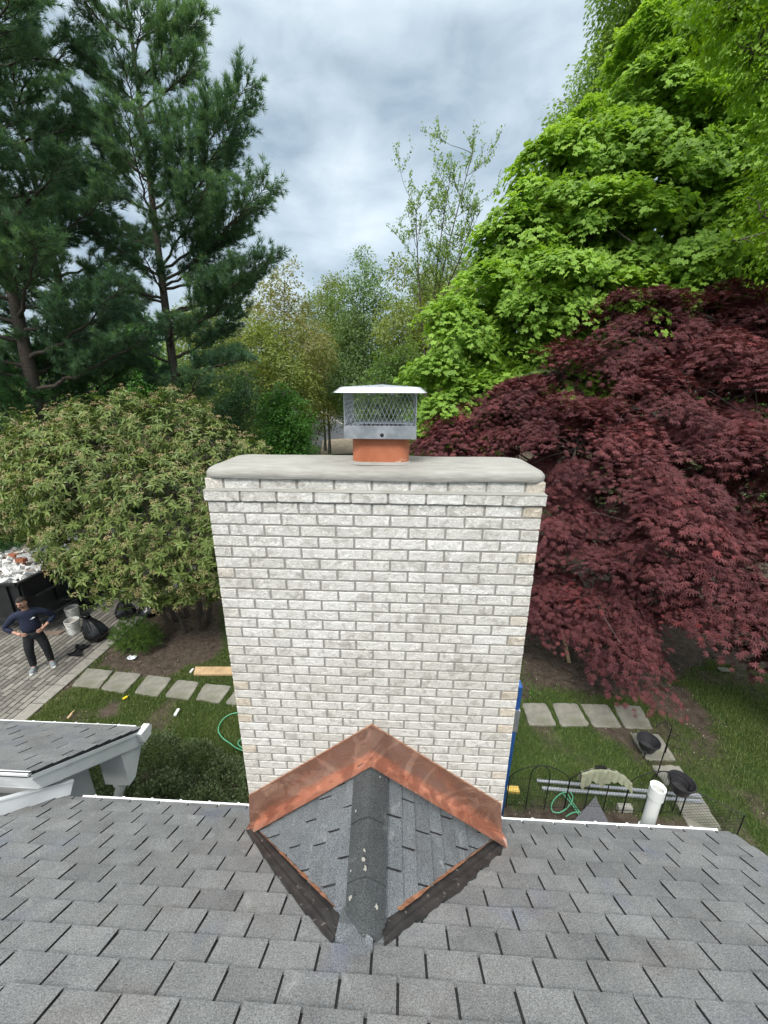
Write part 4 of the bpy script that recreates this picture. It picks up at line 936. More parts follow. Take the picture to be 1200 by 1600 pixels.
# --- near yellow-green branches, far right
lob = [blob(*a) for a in [(1150, 25, 50, 8.6), (1200, 50, 60, 8.2), (1090, 0, 30, 9), (1195, 120, 36, 8.4), (1255, 170, 50, 8.2), (1190, 335, 20, 8.0), (1150, 378, 16, 8.1), (1210, 372, 34, 7.8), (1280, 250, 90, 8.2), (1290, 360, 60, 8), (1190, -60, 90, 8.4)]]
make_tree('yellow_green_tree', 'yellow-green tree with drooping narrow leaves entering at the top right edge', 'tree', lob, V(11.5, 8.0, G), V(11, 8.2, 5.8), .22, M['locust'], T_OVAL, 13, 420, 34, .30, .085, upw=.7, flat=.15, droop=.8, tilt=.4, vert=.1, inner=.2, lo=.2)

# --- viburnum, left
vb = [blob(*a) for a in [(265, 625, 20, 8.9), (200, 632, 26, 8.9), (130, 660, 30, 8.9), (305, 650, 26, 8.8), (395, 700, 20, 8.7), (12, 655, 16, 8.8), (60, 772, 74, 8.6), (12, 800, 45, 8.4), (110, 720, 75, 8.8), (180, 690, 70, 8.8), (260, 685, 62, 8.8), (330, 720, 60, 8.6), (380, 745, 42, 8.6), (170, 780, 110, 8.2), (280, 800, 100, 8.0), (112, 848, 44, 7.9), (255, 903, 42, 7.4), (318, 898, 40, 7.4), (190, 870, 75, 7.5), (270, 880, 66, 7.4), (330, 860, 66, 7.5), (370, 840, 70, 7.8), (430, 800, 80, 8.6), (20, 700, 30, 8.8), (45, 745, 60, 8.9)]]
vbase = V(-5.6, 8.6, G)
vt = thing('viburnum_bush', tuple(vbase), 'huge rounded bush with long leaves and flat tan flower heads, left of the chimney', 'bush')
r = np.random.default_rng(21); P, d, k = sample_blobs(vb, 5200, r, .70, 1.12, .66, G + .6)
d = nrm(d + V(0, 0, .35)); nl = 8; idx = np.repeat(np.arange(len(P)), nl); m_ = len(idx)
t1 = nrm(np.cross(d, r.normal(0, 1, d.shape))); t2 = np.cross(d, t1); a = np.tile(np.arange(nl) * 2 * PI / nl, len(P)) + r.normal(0, .25, m_)
dr = t1[idx] * np.cos(a)[:, None] + t2[idx] * np.sin(a)[:, None]; yd = nrm(dr + d[idx] * r.uniform(-.1, .9, m_)[:, None] - V(0, 0, .35)); pos = P[idx] - d[idx] * (r.random(m_) * .07)[:, None]
mb = MB(); place(mb, T_LANCE, pos, yd, nrm(d[idx] + V(0, 0, .5) + r.normal(0, .2, (m_, 3))), .155 * r.uniform(.6, 1.15, m_), np.clip(.6 * r.random(len(P))[idx] + .4 * r.random(m_), 0, 1))
mb.build('leaves', M['vib'], vt)
hs_ = r.random(len(P)) < np.where(P[:, 2] > -4.0, .42, .16); Hp, Hd = P[hs_] + d[hs_] * .085, nrm(d[hs_] + V(0, 0, .9)); mb = MB(); n = len(Hp); nf = 34; idx = np.repeat(np.arange(n), nf)
t1 = nrm(np.cross(Hd, r.normal(0, 1, Hd.shape))); t2 = np.cross(Hd, t1); a = r.uniform(0, 2 * PI, n * nf); q = np.sqrt(r.random(n * nf)); rr = (r.uniform(.055, .095, n))[idx]
pos = Hp[idx] + (t1[idx] * np.cos(a)[:, None] + t2[idx] * np.sin(a)[:, None]) * (q * rr)[:, None] + Hd[idx] * ((1 - q ** 2) * rr * .45 + r.normal(0, .003, n * nf))[:, None]
place(mb, T_OVAL, pos, nrm(r.normal(0, 1, (n * nf, 3)) + Hd[idx] * .3), nrm(Hd[idx] + r.normal(0, .4, (n * nf, 3))), .026 * r.uniform(.7, 1.3, n * nf), np.clip(.5 * r.random(n)[idx] + .5 * r.random(n * nf), 0, 1))
mb.build('flower_heads', M['vibhead'], vt)
mb = MB()
for q in range(9):
    a = q * .7; tb = vbase + V(math.cos(a) * .5, math.sin(a) * .4, 0); tt = vbase + V(math.cos(a) * 1.8, math.sin(a) * 1.2 - .3, 4.2 + r.random()); trunk_limbs(mb, tb, tt, .05, [b[0] for b in vb[q::6]], r, lo=.2, twigs=P[q::60], twr=.007)
mb.build('stems', M['bark'], vt)

# --- white pines, left
def pine(label, base, H, r0, zlo, lfun, seed, nb, mat, dens=1.0, lean=(0, 0), az_f=None, topz=None, tuft=.20, tips=()):
    r = np.random.default_rng(seed); tr = thing('pine_tree', tuple(base), label, 'tree', 'pines at the left'); base = V(*base); top = base + V(lean[0], lean[1], H)
    mbw = MB(); n = 14; t_ = np.linspace(0, 1, n)[:, None]; path = base + (top - base) * t_; path[:, 0] += np.sin(t_[:, 0] * 5 + seed) * r0 * .5
    rad = r0 * (1 - .88 * t_[:, 0]); mbw.tube(path, rad, 10); TP, TD, TR = [], [], []
    for b in range(nb + len(tips)):
        zf = zlo + (1 - zlo) * ((b + r.random()) / nb) if b < nb else tips[b - nb][0]; zf = min(zf, .985); s_ = np.array([np.interp(zf, t_[:, 0], path[:, q]) for q in range(3)]); az = b * 2.4 + r.normal(0, .3)
        L_ = lfun(zf) * r.uniform(.62, 1.28)
        if az_f: L_ *= az_f(az)
        o = V(math.cos(az), math.sin(az), 0); up0 = .12 + .55 * zf; c1 = s_ + o * L_ * .5 + V(0, 0, L_ * (up0 * .35)); c2 = s_ + o * L_ * .96 + V(0, 0, L_ * (up0 * .9 + .10))
        if b >= nb:
            c2 = ony(tips[b - nb][1] - 13, tips[b - nb][2], base[1] + r.uniform(-.9, .6)); hv_ = (c2 - s_) * V(1, 1, 0); L_ = float(np.linalg.norm(c2 - s_)); o = nrm(hv_); c1 = s_ + hv_ * .55 + V(0, 0, (c2[2] - s_[2]) * .25)
        m_ = 12; bp = bez(s_, c1, c2, m_); bp[1:] += r.normal(0, .02 * L_, (m_ - 1, 3)) * .5; rb = np.interp(zf, t_[:, 0], rad) * .32 + .012; mbw.tube(bp, np.linspace(rb, .006, m_), 5, cap=False)
        side_ = V(-o[1], o[0], 0); ns = int((5 + L_ * 6.5) * dens); hb_ = r.random()
        for q in range(ns):
            f_ = .22 + .78 * (q + r.random()) / ns; p = np.array([np.interp(f_ * (m_ - 1), np.arange(m_), bp[:, z_]) for z_ in range(3)]); sg = 1 if q % 2 else -1
            l2 = L_ * (.40 * (1 - f_) + .10) * r.uniform(.6, 1.2) + .12; dd = nrm(side_ * sg * r.uniform(.5, 1) + o * r.uniform(.5, 1.1) + V(0, 0, r.uniform(.05, .5) + .25 * zf)); e2 = p + dd * l2 + V(0, 0, l2 * .15)
            mbw.tube([p, (p + e2) / 2 + V(0, 0, -.02), e2], [.010, .007, .004], 3, cap=False)
            nt_ = max(2, int(l2 / .085 * dens)); ft = np.linspace(.25, 1, nt_)
            for f3 in ft:
                jd = nrm(dd + r.normal(0, .45, 3) + V(0, 0, .3)); TP.append(p + (e2 - p) * f3 + r.normal(0, .04, 3)); TD.append(jd); TR.append(np.clip(hb_ * .4 + .6 * r.random(), 0, 1))
        for _ in range(4): TP.append(bp[-1] + r.normal(0, .04, 3)); TD.append(nrm(o * .6 + V(0, 0, .8) + r.normal(0, .2, 3))); TR.append(r.random())
    TP, TD = np.array(TP), np.array(TD); mbc = MB(); place(mbc, T_TUFT, TP, TD, r.normal(0, 1, TP.shape), tuft * r.uniform(.75, 1.2, len(TP)), np.array(TR)); mbc.build('crown', mat, tr); mbw.build('trunk', M['bark'], tr, smooth=True)
    return tr
def gpt(px, py, Yd): p = ony(px, py, Yd); return V(p[0], Yd, G)
pine('tall pine with bare lower trunk and upswept branches against the sky, left of the chimney', gpt(272, 560, 12.6), 16.6, .20, .33, lambda z: 2.5 * (1 - max(0, z - .62) * 1.45) * (.8 if z < .53 else 1), 3, 36, M['needles'], 1.35, (-.1, .3),
     tips=[(.84, 328, 22), (.80, 322, 95), (.66, 396, 125), (.62, 370, 190), (.57, 430, 292), (.55, 385, 330), (.54, 340, 380), (.49, 432, 405), (.46, 400, 445), (.42, 380, 490), (.39, 395, 560), (.86, 235, 20), (.78, 160, 70), (.70, 150, 150), (.60, 120, 310), (.52, 150, 420), (.47, 170, 470), (.40, 170, 560)])
pine('dense dark pine filling the top left corner', gpt(30, 520, 11.0), 17.5, .24, .33, lambda z: 3.1 * (1 - max(0, z - .66) * 1.6), 4, 60, M['needles'], 1.25, (.2, 0))
pine('pine with dark forked trunk between the corner pine and the tall open pine', gpt(122, 560, 13.8), 16.5, .21, .34, lambda z: 2.7 * (1 - max(0, z - .6) * 1.5), 5, 46, M['needles'], 1.2, (-.3, 0))
pine('low pine with lighter green feathery boughs behind the big flowering bush', gpt(70, 640, 11.8), 6.6, .16, .12, lambda z: 3.6 * (1 - z * .6), 6, 42, M['needles_light'], 1.2)

# --- mid-ground trees and shrubs
def simple_tree(name, label, cat, px, Yd, ytop, ybot, wpx, mat, seed, nsp=900, nleaf=16, size=.16, tm=T_OVAL, group=None, bark='bark_grey', airy=False, r0=.13, **kw):
    r = np.random.default_rng(seed); bl = []; n = 20
    wpx *= 1.22; nsp = int(nsp * 1.75); nleaf = nleaf + 2
    for q in range(n):
        f_ = (q + .5) / n; yy = ytop + (ybot - ytop) * f_; wq = wpx * (.30 + .70 * math.sin(min(1, f_ * 1.35 + .12) * PI / 2)) if not airy else wpx * (.25 + .75 * math.sin(min(1, f_ * 1.1) * PI * .6))
        bl.append(blob(px + r.uniform(-.62, .62) * wq, yy, wq * r.uniform(.38, .6), Yd + r.uniform(-1, 1) * wq * Yd / FPX * .5))
    b = ony(px, ybot, Yd); tp = ony(px, ytop + (ybot - ytop) * .12, Yd)
    return make_tree(name, label, cat, bl, V(b[0], Yd, G), V(tp[0], Yd, tp[2]), r0, mat, tm, seed, nsp, nleaf, (.5 if not airy else .45) * Yd / 26, size, bark=bark, group=group, hi=1.12, inner=.25, lo=.3, twn=220, twr=.018, **kw)
simple_tree('bronze_leaved_tree', 'bronze and olive spring tree with see-through top, right beside the pine', 'tree', 445, 30, 412, 660, 78, M['bronze'], 31, 950, 15, .19, airy=True, upw=.5)
simple_tree('olive_leaved_tree', 'olive green tree under the bronze-topped one, above the dark shrubs', 'tree', 410, 27, 500, 680, 70, M['olive'], 32, 900, 16, .17)
simple_tree('grey_green_tree', 'grey-green tree with rounded top, straight above the chimney cap', 'tree', 570, 34, 392, 625, 58, M['greygreen'], 33, 1000, 15, .19, airy=True, upw=.5)
simple_tree('olive_leaved_tree', 'yellowish olive tree behind the thin sapling, between cap and big maple', 'tree', 650, 28, 415, 670, 74, M['olive'], 34, 1100, 16, .18, upw=.5)
simple_tree('mid_green_tree', 'mid-green tree in the gap just left of the grey-green one', 'tree', 505, 40, 470, 632, 50, M['midgreen'], 35, 700, 15, .2)
simple_tree('bronze_leaved_tree', 'bronze tinted tree peeking between the sapling and the big maple', 'tree', 735, 34, 405, 640, 65, M['olive'], 36, 900, 14, .19)
simple_tree('olive_leaved_tree', 'tall leafy olive tree filling the skyline between bronze-topped tree and grey-green tree', 'tree', 512, 38, 432, 632, 56, M['olive'], 43, 900, 15, .2, upw=.5)
simple_tree('mid_green_tree', 'soft green tree at the skyline, right of the grey-green one and behind the sapling', 'tree', 690, 38, 425, 640, 66, M['greygreen'], 44, 1000, 15, .2, upw=.5)
simple_tree('mid_green_tree', 'dark mid-green tree right behind the chimney cap', 'tree', 628, 24, 545, 690, 56, M['midgreen'], 37, 800, 16, .16)
simple_tree('bright_green_tree', 'bright green young tree seen between the pine trunks', 'tree', 205, 24, 500, 660, 60, M['brightshrub'], 38, 700, 16, .18)
simple_tree('olive_leaved_tree', 'olive tree seen through the gap under the tall pine', 'tree', 320, 28, 470, 660, 75, M['olive'], 39, 900, 15, .18)
simple_tree('evergreen_shrub', 'dark feathery evergreen shrub behind the left corner of the chimney crown', 'shrub', 372, 16.5, 580, 735, 62, M['needles_light'], 40, 700, 18, .14, tm=T_NARROW, r0=.08)
simple_tree('bright_green_shrub', 'bright leafy green shrub between the crown and the street', 'shrub', 430, 15, 610, 745, 50, M['brightshrub'], 41, 900, 18, .10, r0=.06, upw=.5)
for i, (px, yb, wd, lb) in enumerate([(503, 636, 14, 'low clipped shrub across the street, leftmost of three'), (523, 638, 11, 'small clipped shrub across the street, middle of three'), (540, 640, 13, 'low clipped shrub across the street, next to the cap')]):
    b = onz(px, yb, G); r = np.random.default_rng(50 + i); Yd = b[1]; c = b + V(0, 0, .7); R_ = wd * Yd / FPX * 1.0
    t_ = thing('round_shrub', tuple(b), lb, 'shrub', 'shrubs across the street'); mb = MB(); P, d, _ = sample_blobs([(c, V(R_, R_, R_ * .7))], 260, r, .7, 1.0, 0, G); sprays(mb, P, d, r, T_OVAL, 10, .3, .2); mb.build('leaves', M['midgreen'], t_); mb = MB(); mb.tube([b, b + V(0, 0, .8)], .06, 6); mb.build('stem', M['bark'], t_)
# thin sapling
r = np.random.default_rng(60); sb = gpt(668, 590, 17); sp = thing('sapling_tree', tuple(sb), 'thin airy sapling with sparse leaves standing against the clouds', 'tree'); mb = MB(); LP = []; LD = []
def sap(p, dr, L_, rr, lv):
    n = 7; pts = [p]; d_ = dr.copy()
    for q in range(n): d_ = nrm(d_ + r.normal(0, .10, 3) + V(0, 0, .05)); pts.append(pts[-1] + d_ * L_ / n)
    mb.tube(pts, np.linspace(rr, rr * .35, n + 1), 4 if lv else 6, cap=False)
    if lv >= 2:
        for q in range(int(L_ / .045)): f_ = r.random(); j = min(n - 1, int(f_ * n)); LP.append(pts[j] + (pts[j + 1] - pts[j]) * r.random() + r.normal(0, .03, 3)); LD.append(nrm(d_ + r.normal(0, .8, 3)))
    if lv < 3:
        for q in range([9, 6, 4][lv]):
            j = r.integers(2 if lv == 0 else 1, n + 1); d2 = nrm(d_ * .9 + nrm(r.normal(0, 1, 3)) * .85 + V(0, 0, .25)); sap(pts[j], d2, L_ * r.uniform(.28, .5), rr * .45, lv + 1)
t0 = ony(738, 240, 17); mid_ = ony(672, 470, 17)
for (a, b, c, rr) in ((sb, ony(664, 500, 17), ony(700, 300, 17), .055), (ony(666, 540, 17), ony(690, 420, 17.3), t0, .045), (ony(664, 560, 17), ony(652, 430, 16.6), ony(650, 330, 16.6), .04), (ony(670, 500, 17), ony(720, 420, 16.5), ony(742, 330, 16.4), .035)):
    pth_ = bez(a, b, c, 12); mb.tube(pth_, np.linspace(rr, .015, 12), 6, cap=False)
    for q in range(4, 12):
        for _ in range(2): sap(pth_[q], nrm(nrm(r.normal(0, 1, 3)) + V(0, 0, .8)), r.uniform(.7, 1.5), .012, 1)
mb.build('trunk', M['bark'], sp, smooth=True); LP, LD = np.array(LP), np.array(LD); mb = MB(); place(mb, T_OVAL, LP, LD, r.normal(0, 1, LP.shape), .085 * r.uniform(.6, 1.2, len(LP)), r.random(len(LP))); mb.build('crown', M['spire'], sp)

# the far wood: one leafy mass
r = np.random.default_rng(70); bl = []
for q in range(150):
    x = -75 + q * 1.02 + r.normal(0, .8); yd = r.uniform(46, 60)
    if -14 < x < 3: yd = r.uniform(86, 95)
    hh = r.uniform(9, 14.5) + (2.5 if x < -14 else 0) + (4 if -14 < x < 3 else 0); R_ = r.uniform(2.2, 3.6)
    z = R_ * .6
    while z < hh - R_ * .6: bl.append((V(x + r.normal(0, .9), yd + r.normal(0, 1.2), G + z), V(R_, R_, R_))); z += R_ * .75
P, d, k = sample_blobs(bl, 12500, r, .6, 1.1, 0, G); mb = MB(); sprays(mb, P, d, r, T_OVAL, 13, 1.15, .44, flat=.3, tilt=.5, hue=np.clip(k / len(bl) * 3 % 1 * .6 + .4 * r.random(len(P)), 0, 1)); tag(mb.build('woods', M['midgreen'], origin=(0, 50, G)), kind='stuff')
mb = MB()
for q in range(150): x = -75 + q + r.normal(0, .5); yd = 50 if not -14 < x < 3 else 90; mb.tube([(x, yd, G), (x + r.normal(0, .4), yd, G + 9)], [.2, .08], 5)
tag(mb.build('undergrowth_stems', M['bark'], origin=(0, 50, G)), kind='stuff')
# ground cover along the wood edge, left and right
r = np.random.default_rng(71); bl = [(V(x, y, G + .2), V(1.1, 1.1, r.uniform(.5, 1.6))) for x, y in [(r.uniform(-34, -9), r.uniform(13, 34)) for _ in range(90)] + [(r.uniform(4, 30), r.uniform(13, 34)) for _ in range(70)] + [(r.uniform(-9, -4.5), r.uniform(14, 30)) for _ in range(22)]]
P, d, k = sample_blobs(bl, 5200, r, .6, 1.1, 0, G + .02); mb = MB(); sprays(mb, P, d, r, T_OVAL, 12, .5, .17, flat=.3, tilt=.5); tag(mb.build('undergrowth', M['midgreen'], origin=(0, 20, G)), kind='stuff')

# --- boxwood hedge by the wing wall
hb_l = [(V(x, y, G + .45 + random.uniform(-.05, .1)), V(.42, .42, .48 + random.uniform(0, .1))) for x, y in [(-4.5, 3.9), (-3.8, 3.6), (-3.6, 4.15), (-3.1, 3.5), (-3.0, 4.1), (-2.5, 3.4), (-2.4, 3.9), (-1.9, 3.3), (-1.8, 3.8), (-1.6, 4.0), (-1.3, 3.5)]]
r = np.random.default_rng(80); hd = thing('boxwood_hedge', (-3, 4, G), 'low dark green boxwood hedge just beyond the roof edge, left of the chimney', 'hedge')
P, d, k = sample_blobs(hb_l, 8500, r, .8, 1.05, .75, G + .05); mb = MB(); sprays(mb, P, d, r, T_OVAL, 13, .062, .030, upw=.3, flat=.4, droop=.1, tilt=.6, vert=-.5, rndamp=.4); mb.build('leaves', M['box'], hd)
mb = MB()
for b in hb_l: mb.tube([V(b[0][0], b[0][1], G), b[0]], [.02, .012], 5); [mb.tube([V(b[0][0], b[0][1], G + .02), b[0] + nrm(r.normal(0, 1, 3)) * .3], [.01, .005], 4) for _ in range(8)]
mb.tube([V(b[0][0], b[0][1], G + .02) for b in hb_l], .012, 5); mb.build('stems', M['bark'], hd)
# small round shrub in the mulch
b = onz(213, 1015, G); sh = thing('yew_shrub', tuple(b), 'small round feathery green shrub in the bare soil beside the trash bags', 'shrub')
P, d, k = sample_blobs([(b + V(0, .05, .35), V(.50, .45, .42)), (b + V(-.2, .1, .3), V(.35, .35, .35)), (b + V(.25, .05, .28), V(.32, .35, .32))], 1100, r, .4, 1.05, 0, G + .04); mb = MB(); place(mb, tmpl_tuft(9, 1, .05, 4, 1.0), P, nrm(d + V(0, 0, .7) + r.normal(0, .3, P.shape)), r.normal(0, 1, P.shape), .10 * r.uniform(.7, 1.2, len(P)), r.random(len(P))); mb.build('leaves', M['midgreen'], sh)
mb = MB(); [mb.tube([b, b + V(*(r.normal(0, .15, 2)), .35)], [.02, .008], 5) for _ in range(7)]; mb.build('stems', M['bark'], sh)
b = onz(826, 1092, G); sh = thing('weed_sprout', tuple(b), 'thin pale weed sprout beside the right edge of the chimney', 'plant'); mb = MB(); mb.tube([b, b + V(.02, 0, .4)], .005, 4); mb.build('stem', M['spire'], sh)
P = b + V(.0, 0, .15) + r.normal(0, 1, (60, 3)) * V(.07, .07, .13); mb = MB(); place(mb, T_OVAL, P, nrm(r.normal(0, 1, P.shape)), r.normal(0, 1, P.shape), .045, r.random(60)); mb.build('leaves', M['brightshrub'], sh)

# ------------------------------------------------------------------ worker's things on the driveway
def bucket(name, px, py, hgt, r0, r1, label, cat, mat, handle, ax=(0, 0, 1), zb=G, rimw=.008, group=None, fill=None):
    b = onz(px, py, zb); t_ = thing(name, tuple(b), label, cat, group); mb = MB()
    mb.lathe(b, [(0, 0.004), (r0 * .96, 0.0), (r0, .01), (r1, hgt - .03), (r1 + rimw, hgt - .028), (r1 + rimw, hgt - .006), (r1 + rimw * .5, hgt), (r1 - .004, hgt - .002), (r1 - .008, hgt - .03), (r0 - .008, .012), (0, .012)], 28)
    if rimw > .006: mb.lathe(b, [(r1 * .985 + .002, hgt - .075), (r1 + rimw * .8, hgt - .073), (r1 + rimw * .8, hgt - .066), (r1 * .985, hgt - .064)], 28)
    mb.build('pail', mat, t_, smooth=False)
    if handle:
        mb = MB(); a = np.linspace(0, PI, 16); mb.tube(np.stack([b[0] + np.cos(a) * (r1 + .008), b[1] + np.sin(a) * .10, b[2] + hgt - .04 + np.sin(a) * .035 + (.11 if handle > 1 else 0) * np.sin(a)], 1), .0028, 6); mb.build('handle', M['steel'] if handle == 1 else M['blackmetal'], t_)
    if fill is not None: mb = MB(); mb.lathe(b, [(0, hgt * fill), (r0 + (r1 - r0) * fill - .012, hgt * fill - .01)], 20, wob=.02); mb.build('contents', simple('dried_mortar', (.42, .40, .36), .9), t_)
    return t_
t = MT('white_bucket_plastic', .5); n = t.noise(9, 5, .7, .6); t.col(t.ramp(n, [(.38, (.36, .34, .31)), (.56, (.66, .66, .64))])); M['pail'] = t.m
bucket('bucket', 117, 988, .37, .135, .155, 'white plastic bucket with scuffed rim, the nearer of the two on the pavers', 'bucket', M['pail'], 1, fill=.72, group='white buckets on the driveway')
bucket('bucket', 116, 967, .37, .135, .155, 'white plastic bucket standing behind the other one on the pavers', 'bucket', M['pail'], 2, fill=.85, group='white buckets on the driveway')

def bag(px, py, wd, dp, hh, seed, label, knot=True, lean=0.0):
    b = onz(px, py, G); r = np.random.default_rng(seed); t_ = thing('trash_bag', tuple(b), label, 'trash bag', 'black trash bags'); mb = MB(); nk, nv = 34, 22; P = []
    ph = r.uniform(0, 6, 8)
    for a in range(nv):
        f_ = a / (nv - 1); prof = (math.sin(min(1, f_ * 3.2) * PI / 2) * .35 + .65) * (1 - .80 * max(0, (f_ - .30) / .70) ** 1.25) if knot else (math.sin(min(1, f_ * 3) * PI / 2)) * (1 - f_ ** 3 * .6)
        if f_ > .93: prof += (f_ - .93) * 2.2
        for q in range(nk):
            an = q * 2 * PI / nk; fold = 1 + (.05 + .16 * f_) * math.sin(an * 7 + ph[0] + 2 * f_) * .6 + .07 * math.sin(an * 3 + ph[1] - 4 * f_) + .05 * math.sin(an * 13 + ph[2] + 7 * f_) + r.normal(0, .012)
            P.append(b + V(math.cos(an) * wd * prof * fold + lean * f_ ** 2, math.sin(an) * dp * prof * fold, hh * f_ * (1 + .05 * math.sin(an * 2 + ph[3]) * f_)))
    i, j = np.meshgrid(np.arange(nv - 1), np.arange(nk), indexing='ij'); j2 = (j + 1) % nk
    mb.add(P, np.stack([i * nk + j, i * nk + j2, (i + 1) * nk + j2, (i + 1) * nk + j], -1).reshape(-1, 4)); mb.add(P[-nk:], [tuple(range(nk))]); mb.add(P[:nk], [tuple(range(nk))[::-1]])
    mb.build('bag_body', M['darkplastic'], t_, smooth=True)
    if knot:
        c = b + V(lean, 0, hh); mb = MB(); mb.lathe(c, [(0, -.05), (.035, -.04), (.045, -.01), (.09, .05), (.075, .075), (.02, .05)], 12, wob=.22); mb.build('knot', M['darkplastic'], t_, smooth=True)
    return t_
bag(153, 998, .27, .24, .62, 1, 'big upright black trash bag right of the white buckets', lean=-.16)
bag(197, 964, .26, .22, .52, 2, 'black trash bag gathered at the top, behind the small round shrub', lean=.03)
bag(237, 958, .34, .3, .42, 3, 'slumped black trash bag in the shade beneath the flowering bush')
b = onz(123, 1018, G); mb = MB(); n = 12; u, v_ = np.meshgrid(np.linspace(-1, 1, n), np.linspace(-1, 1, n)); wdt = .06 + .14 * np.abs(v_) ** 1.0
Pq = np.stack([b[0] + u * wdt + v_ * .06, b[1] + v_ * -.20, G + .022 + .03 * np.abs(np.sin(u * 4 + v_ * 2)) + .02 * fbm(u * 3, v_ * 3, 2, 4)], -1).reshape(-1, 3); i, j = np.meshgrid(np.arange(n - 1), np.arange(n - 1), indexing='ij')
F = np.stack([i * n + j, i * n + j + 1, (i + 1) * n + j + 1, (i + 1) * n + j], -1).reshape(-1, 4); mb.add(Pq, F); Pz = Pq.copy(); Pz[:, 2] -= .012; mb.add(Pz, F[:, ::-1].copy())
tag(mb.build('plastic_bag', M['darkplastic'], origin=tuple(b), smooth=True), 'flat crumpled black plastic bag twisted in the middle, on the kerb stones', 'plastic bag')
b = onz(80, 991, G); mb = MB(); mb.hexa([b + V(-.3, -.10, .004), b + V(.22, -.02, .004), b + V(.26, .14, .004), b + V(-.3, .06, .004), b + V(-.3, -.10, .03), b + V(.22, -.02, .03), b + V(.26, .14, .03), b + V(-.3, .06, .03)]); tag(mb.build('scrap_board', simple('brown_board', (.20, .15, .12), .8, 0, .2, 8), origin=tuple(b)), 'short brown scrap board on the pavers behind the man', 'board')
b = onz(206, 1029, G); mb = MB(); n = 7; u, v_ = np.meshgrid(np.linspace(-.09, .09, n), np.linspace(-.07, .07, n)); r = np.random.default_rng(3); Pq = np.stack([b[0] + u, b[1] + v_, G + .02 + np.abs(r.normal(0, .018, u.shape))], -1).reshape(-1, 3); i, j = np.meshgrid(np.arange(n - 1), np.arange(n - 1), indexing='ij'); F = np.stack([i * n + j, i * n + j + 1, (i + 1) * n + j + 1, (i + 1) * n + j], -1).reshape(-1, 4); mb.add(Pq, F); Pz = Pq - V(0, 0, .006); mb.add(Pz, F[:, ::-1].copy())
tag(mb.build('litter_wrapper', simple('white_wrapper', (.75, .78, .82), .3), origin=tuple(b)), 'crumpled pale plastic wrapper on the soil below the small round shrub', 'wrapper')
# loose plank
a, b = onz(303, 1057, G), onz(372, 1057, G); c, e_ = onz(306, 1045, G), onz(372, 1045, G); mb = MB(); mb.hexa([a + V(0, 0, .02), b + V(0, 0, .02), e_ + V(0, 0, .02), c + V(0, 0, .02), a + V(0, 0, .06), b + V(0, 0, .06), e_ + V(0, 0, .06), c + V(0, 0, .06)]); tag(mb.build('wood_plank', M['wood'], origin=tuple(a)), 'tan wood plank lying in the grass next to the left chimney edge', 'plank')
mb = MB(); p = onz(300, 1050, G); mb.box(p + V(-.02, -.06, .01), p + V(.02, .06, .05)); tag(mb.build('plaster_scrap', M['gutter'], origin=tuple(p)), 'white scrap at the left end of the tan plank', 'scrap')
for nm, p, q, w_, m_, lb in (('tube_scrap', (274, 1122), (280, 1112), .03, M['gutter'], 'small white tube lying on the lawn between path and hedge'), ('yellow_scrap', (193, 1096), (200, 1092), .025, simple('yellow', (.85, .6, .03), .5), 'tiny yellow scrap on the lawn below the second stone slab'),
                            ('wood_splinter', (107, 1126), (113, 1119), .02, M['wood'], 'pale wood splinter at the near lawn corner, the longer one'), ('wood_splinter', (112, 1118), (117, 1114), .012, M['wood'], 'pale wood splinter at the near lawn corner, the shorter one')):
    p, q = onz(*p, G), onz(*q, G); mb = MB(); mb.beam(p + V(0, 0, .045), q + V(0, 0, .05), w_ * 1.6, w_); tag(mb.build(nm, m_, origin=tuple(p)), lb, nm.replace('_', ' '))

# --- dumpster trailer heaped with rubble
tz = G + 1.55; c0_ = onz(24, 913, tz); tl = thing('dump_trailer', (c0_[0] - 1.0, c0_[1] + 2, G), 'black dump trailer at the left edge, its bed heaped with white rubble', 'trailer')
dk = simple('black_painted_steel', (.014, .016, .018), .4, 0, .4, 5); x1_ = c0_[0] + .02; x0_ = x1_ - 2.1; y0_ = c0_[1]; y1_ = y0_ + 4.2; zb_ = G + .62
mb = MB(); tkw = .06
mb.box((x0_, y0_, zb_), (x1_, y0_ + tkw, tz - .04)); mb.box((x0_, y1_ - tkw, zb_), (x1_, y1_, tz - .04)); mb.box((x1_ - tkw, y0_ + tkw, zb_), (x1_, y1_ - tkw, tz - .04)); mb.box((x0_, y0_ + tkw, zb_), (x0_ + tkw, y1_ - tkw, tz - .04)); mb.box((x0_ + tkw, y0_ + tkw, zb_), (x1_ - tkw, y1_ - tkw, zb_ + .06))
mb.build('bed', dk, tl)
mb = MB()
for a, b in (((x0_, y0_), (x1_, y0_)), ((x1_, y0_), (x1_, y1_)), ((x0_, y0_), (x0_, y1_)), ((x0_, y1_), (x1_, y1_))): mb.beam((a[0], a[1], tz - .04), (b[0], b[1], tz - .04), .09, .06)
mb.build('top_rail', dk, tl)
for q in range(6): mb = MB(); yy = y0_ + .05 + q * .81; mb.box((x1_ + .001, yy, zb_ + .05), (x1_ + .05, yy + .07, tz - .045)); mb.build('rib', dk, tl)
for q in range(3): mb = MB(); xx = x0_ + .2 + q * .8; mb.box((xx, y0_ - .05, zb_), (xx + .07, y0_ - .001, tz - .045)); mb.build('rib', dk, tl)
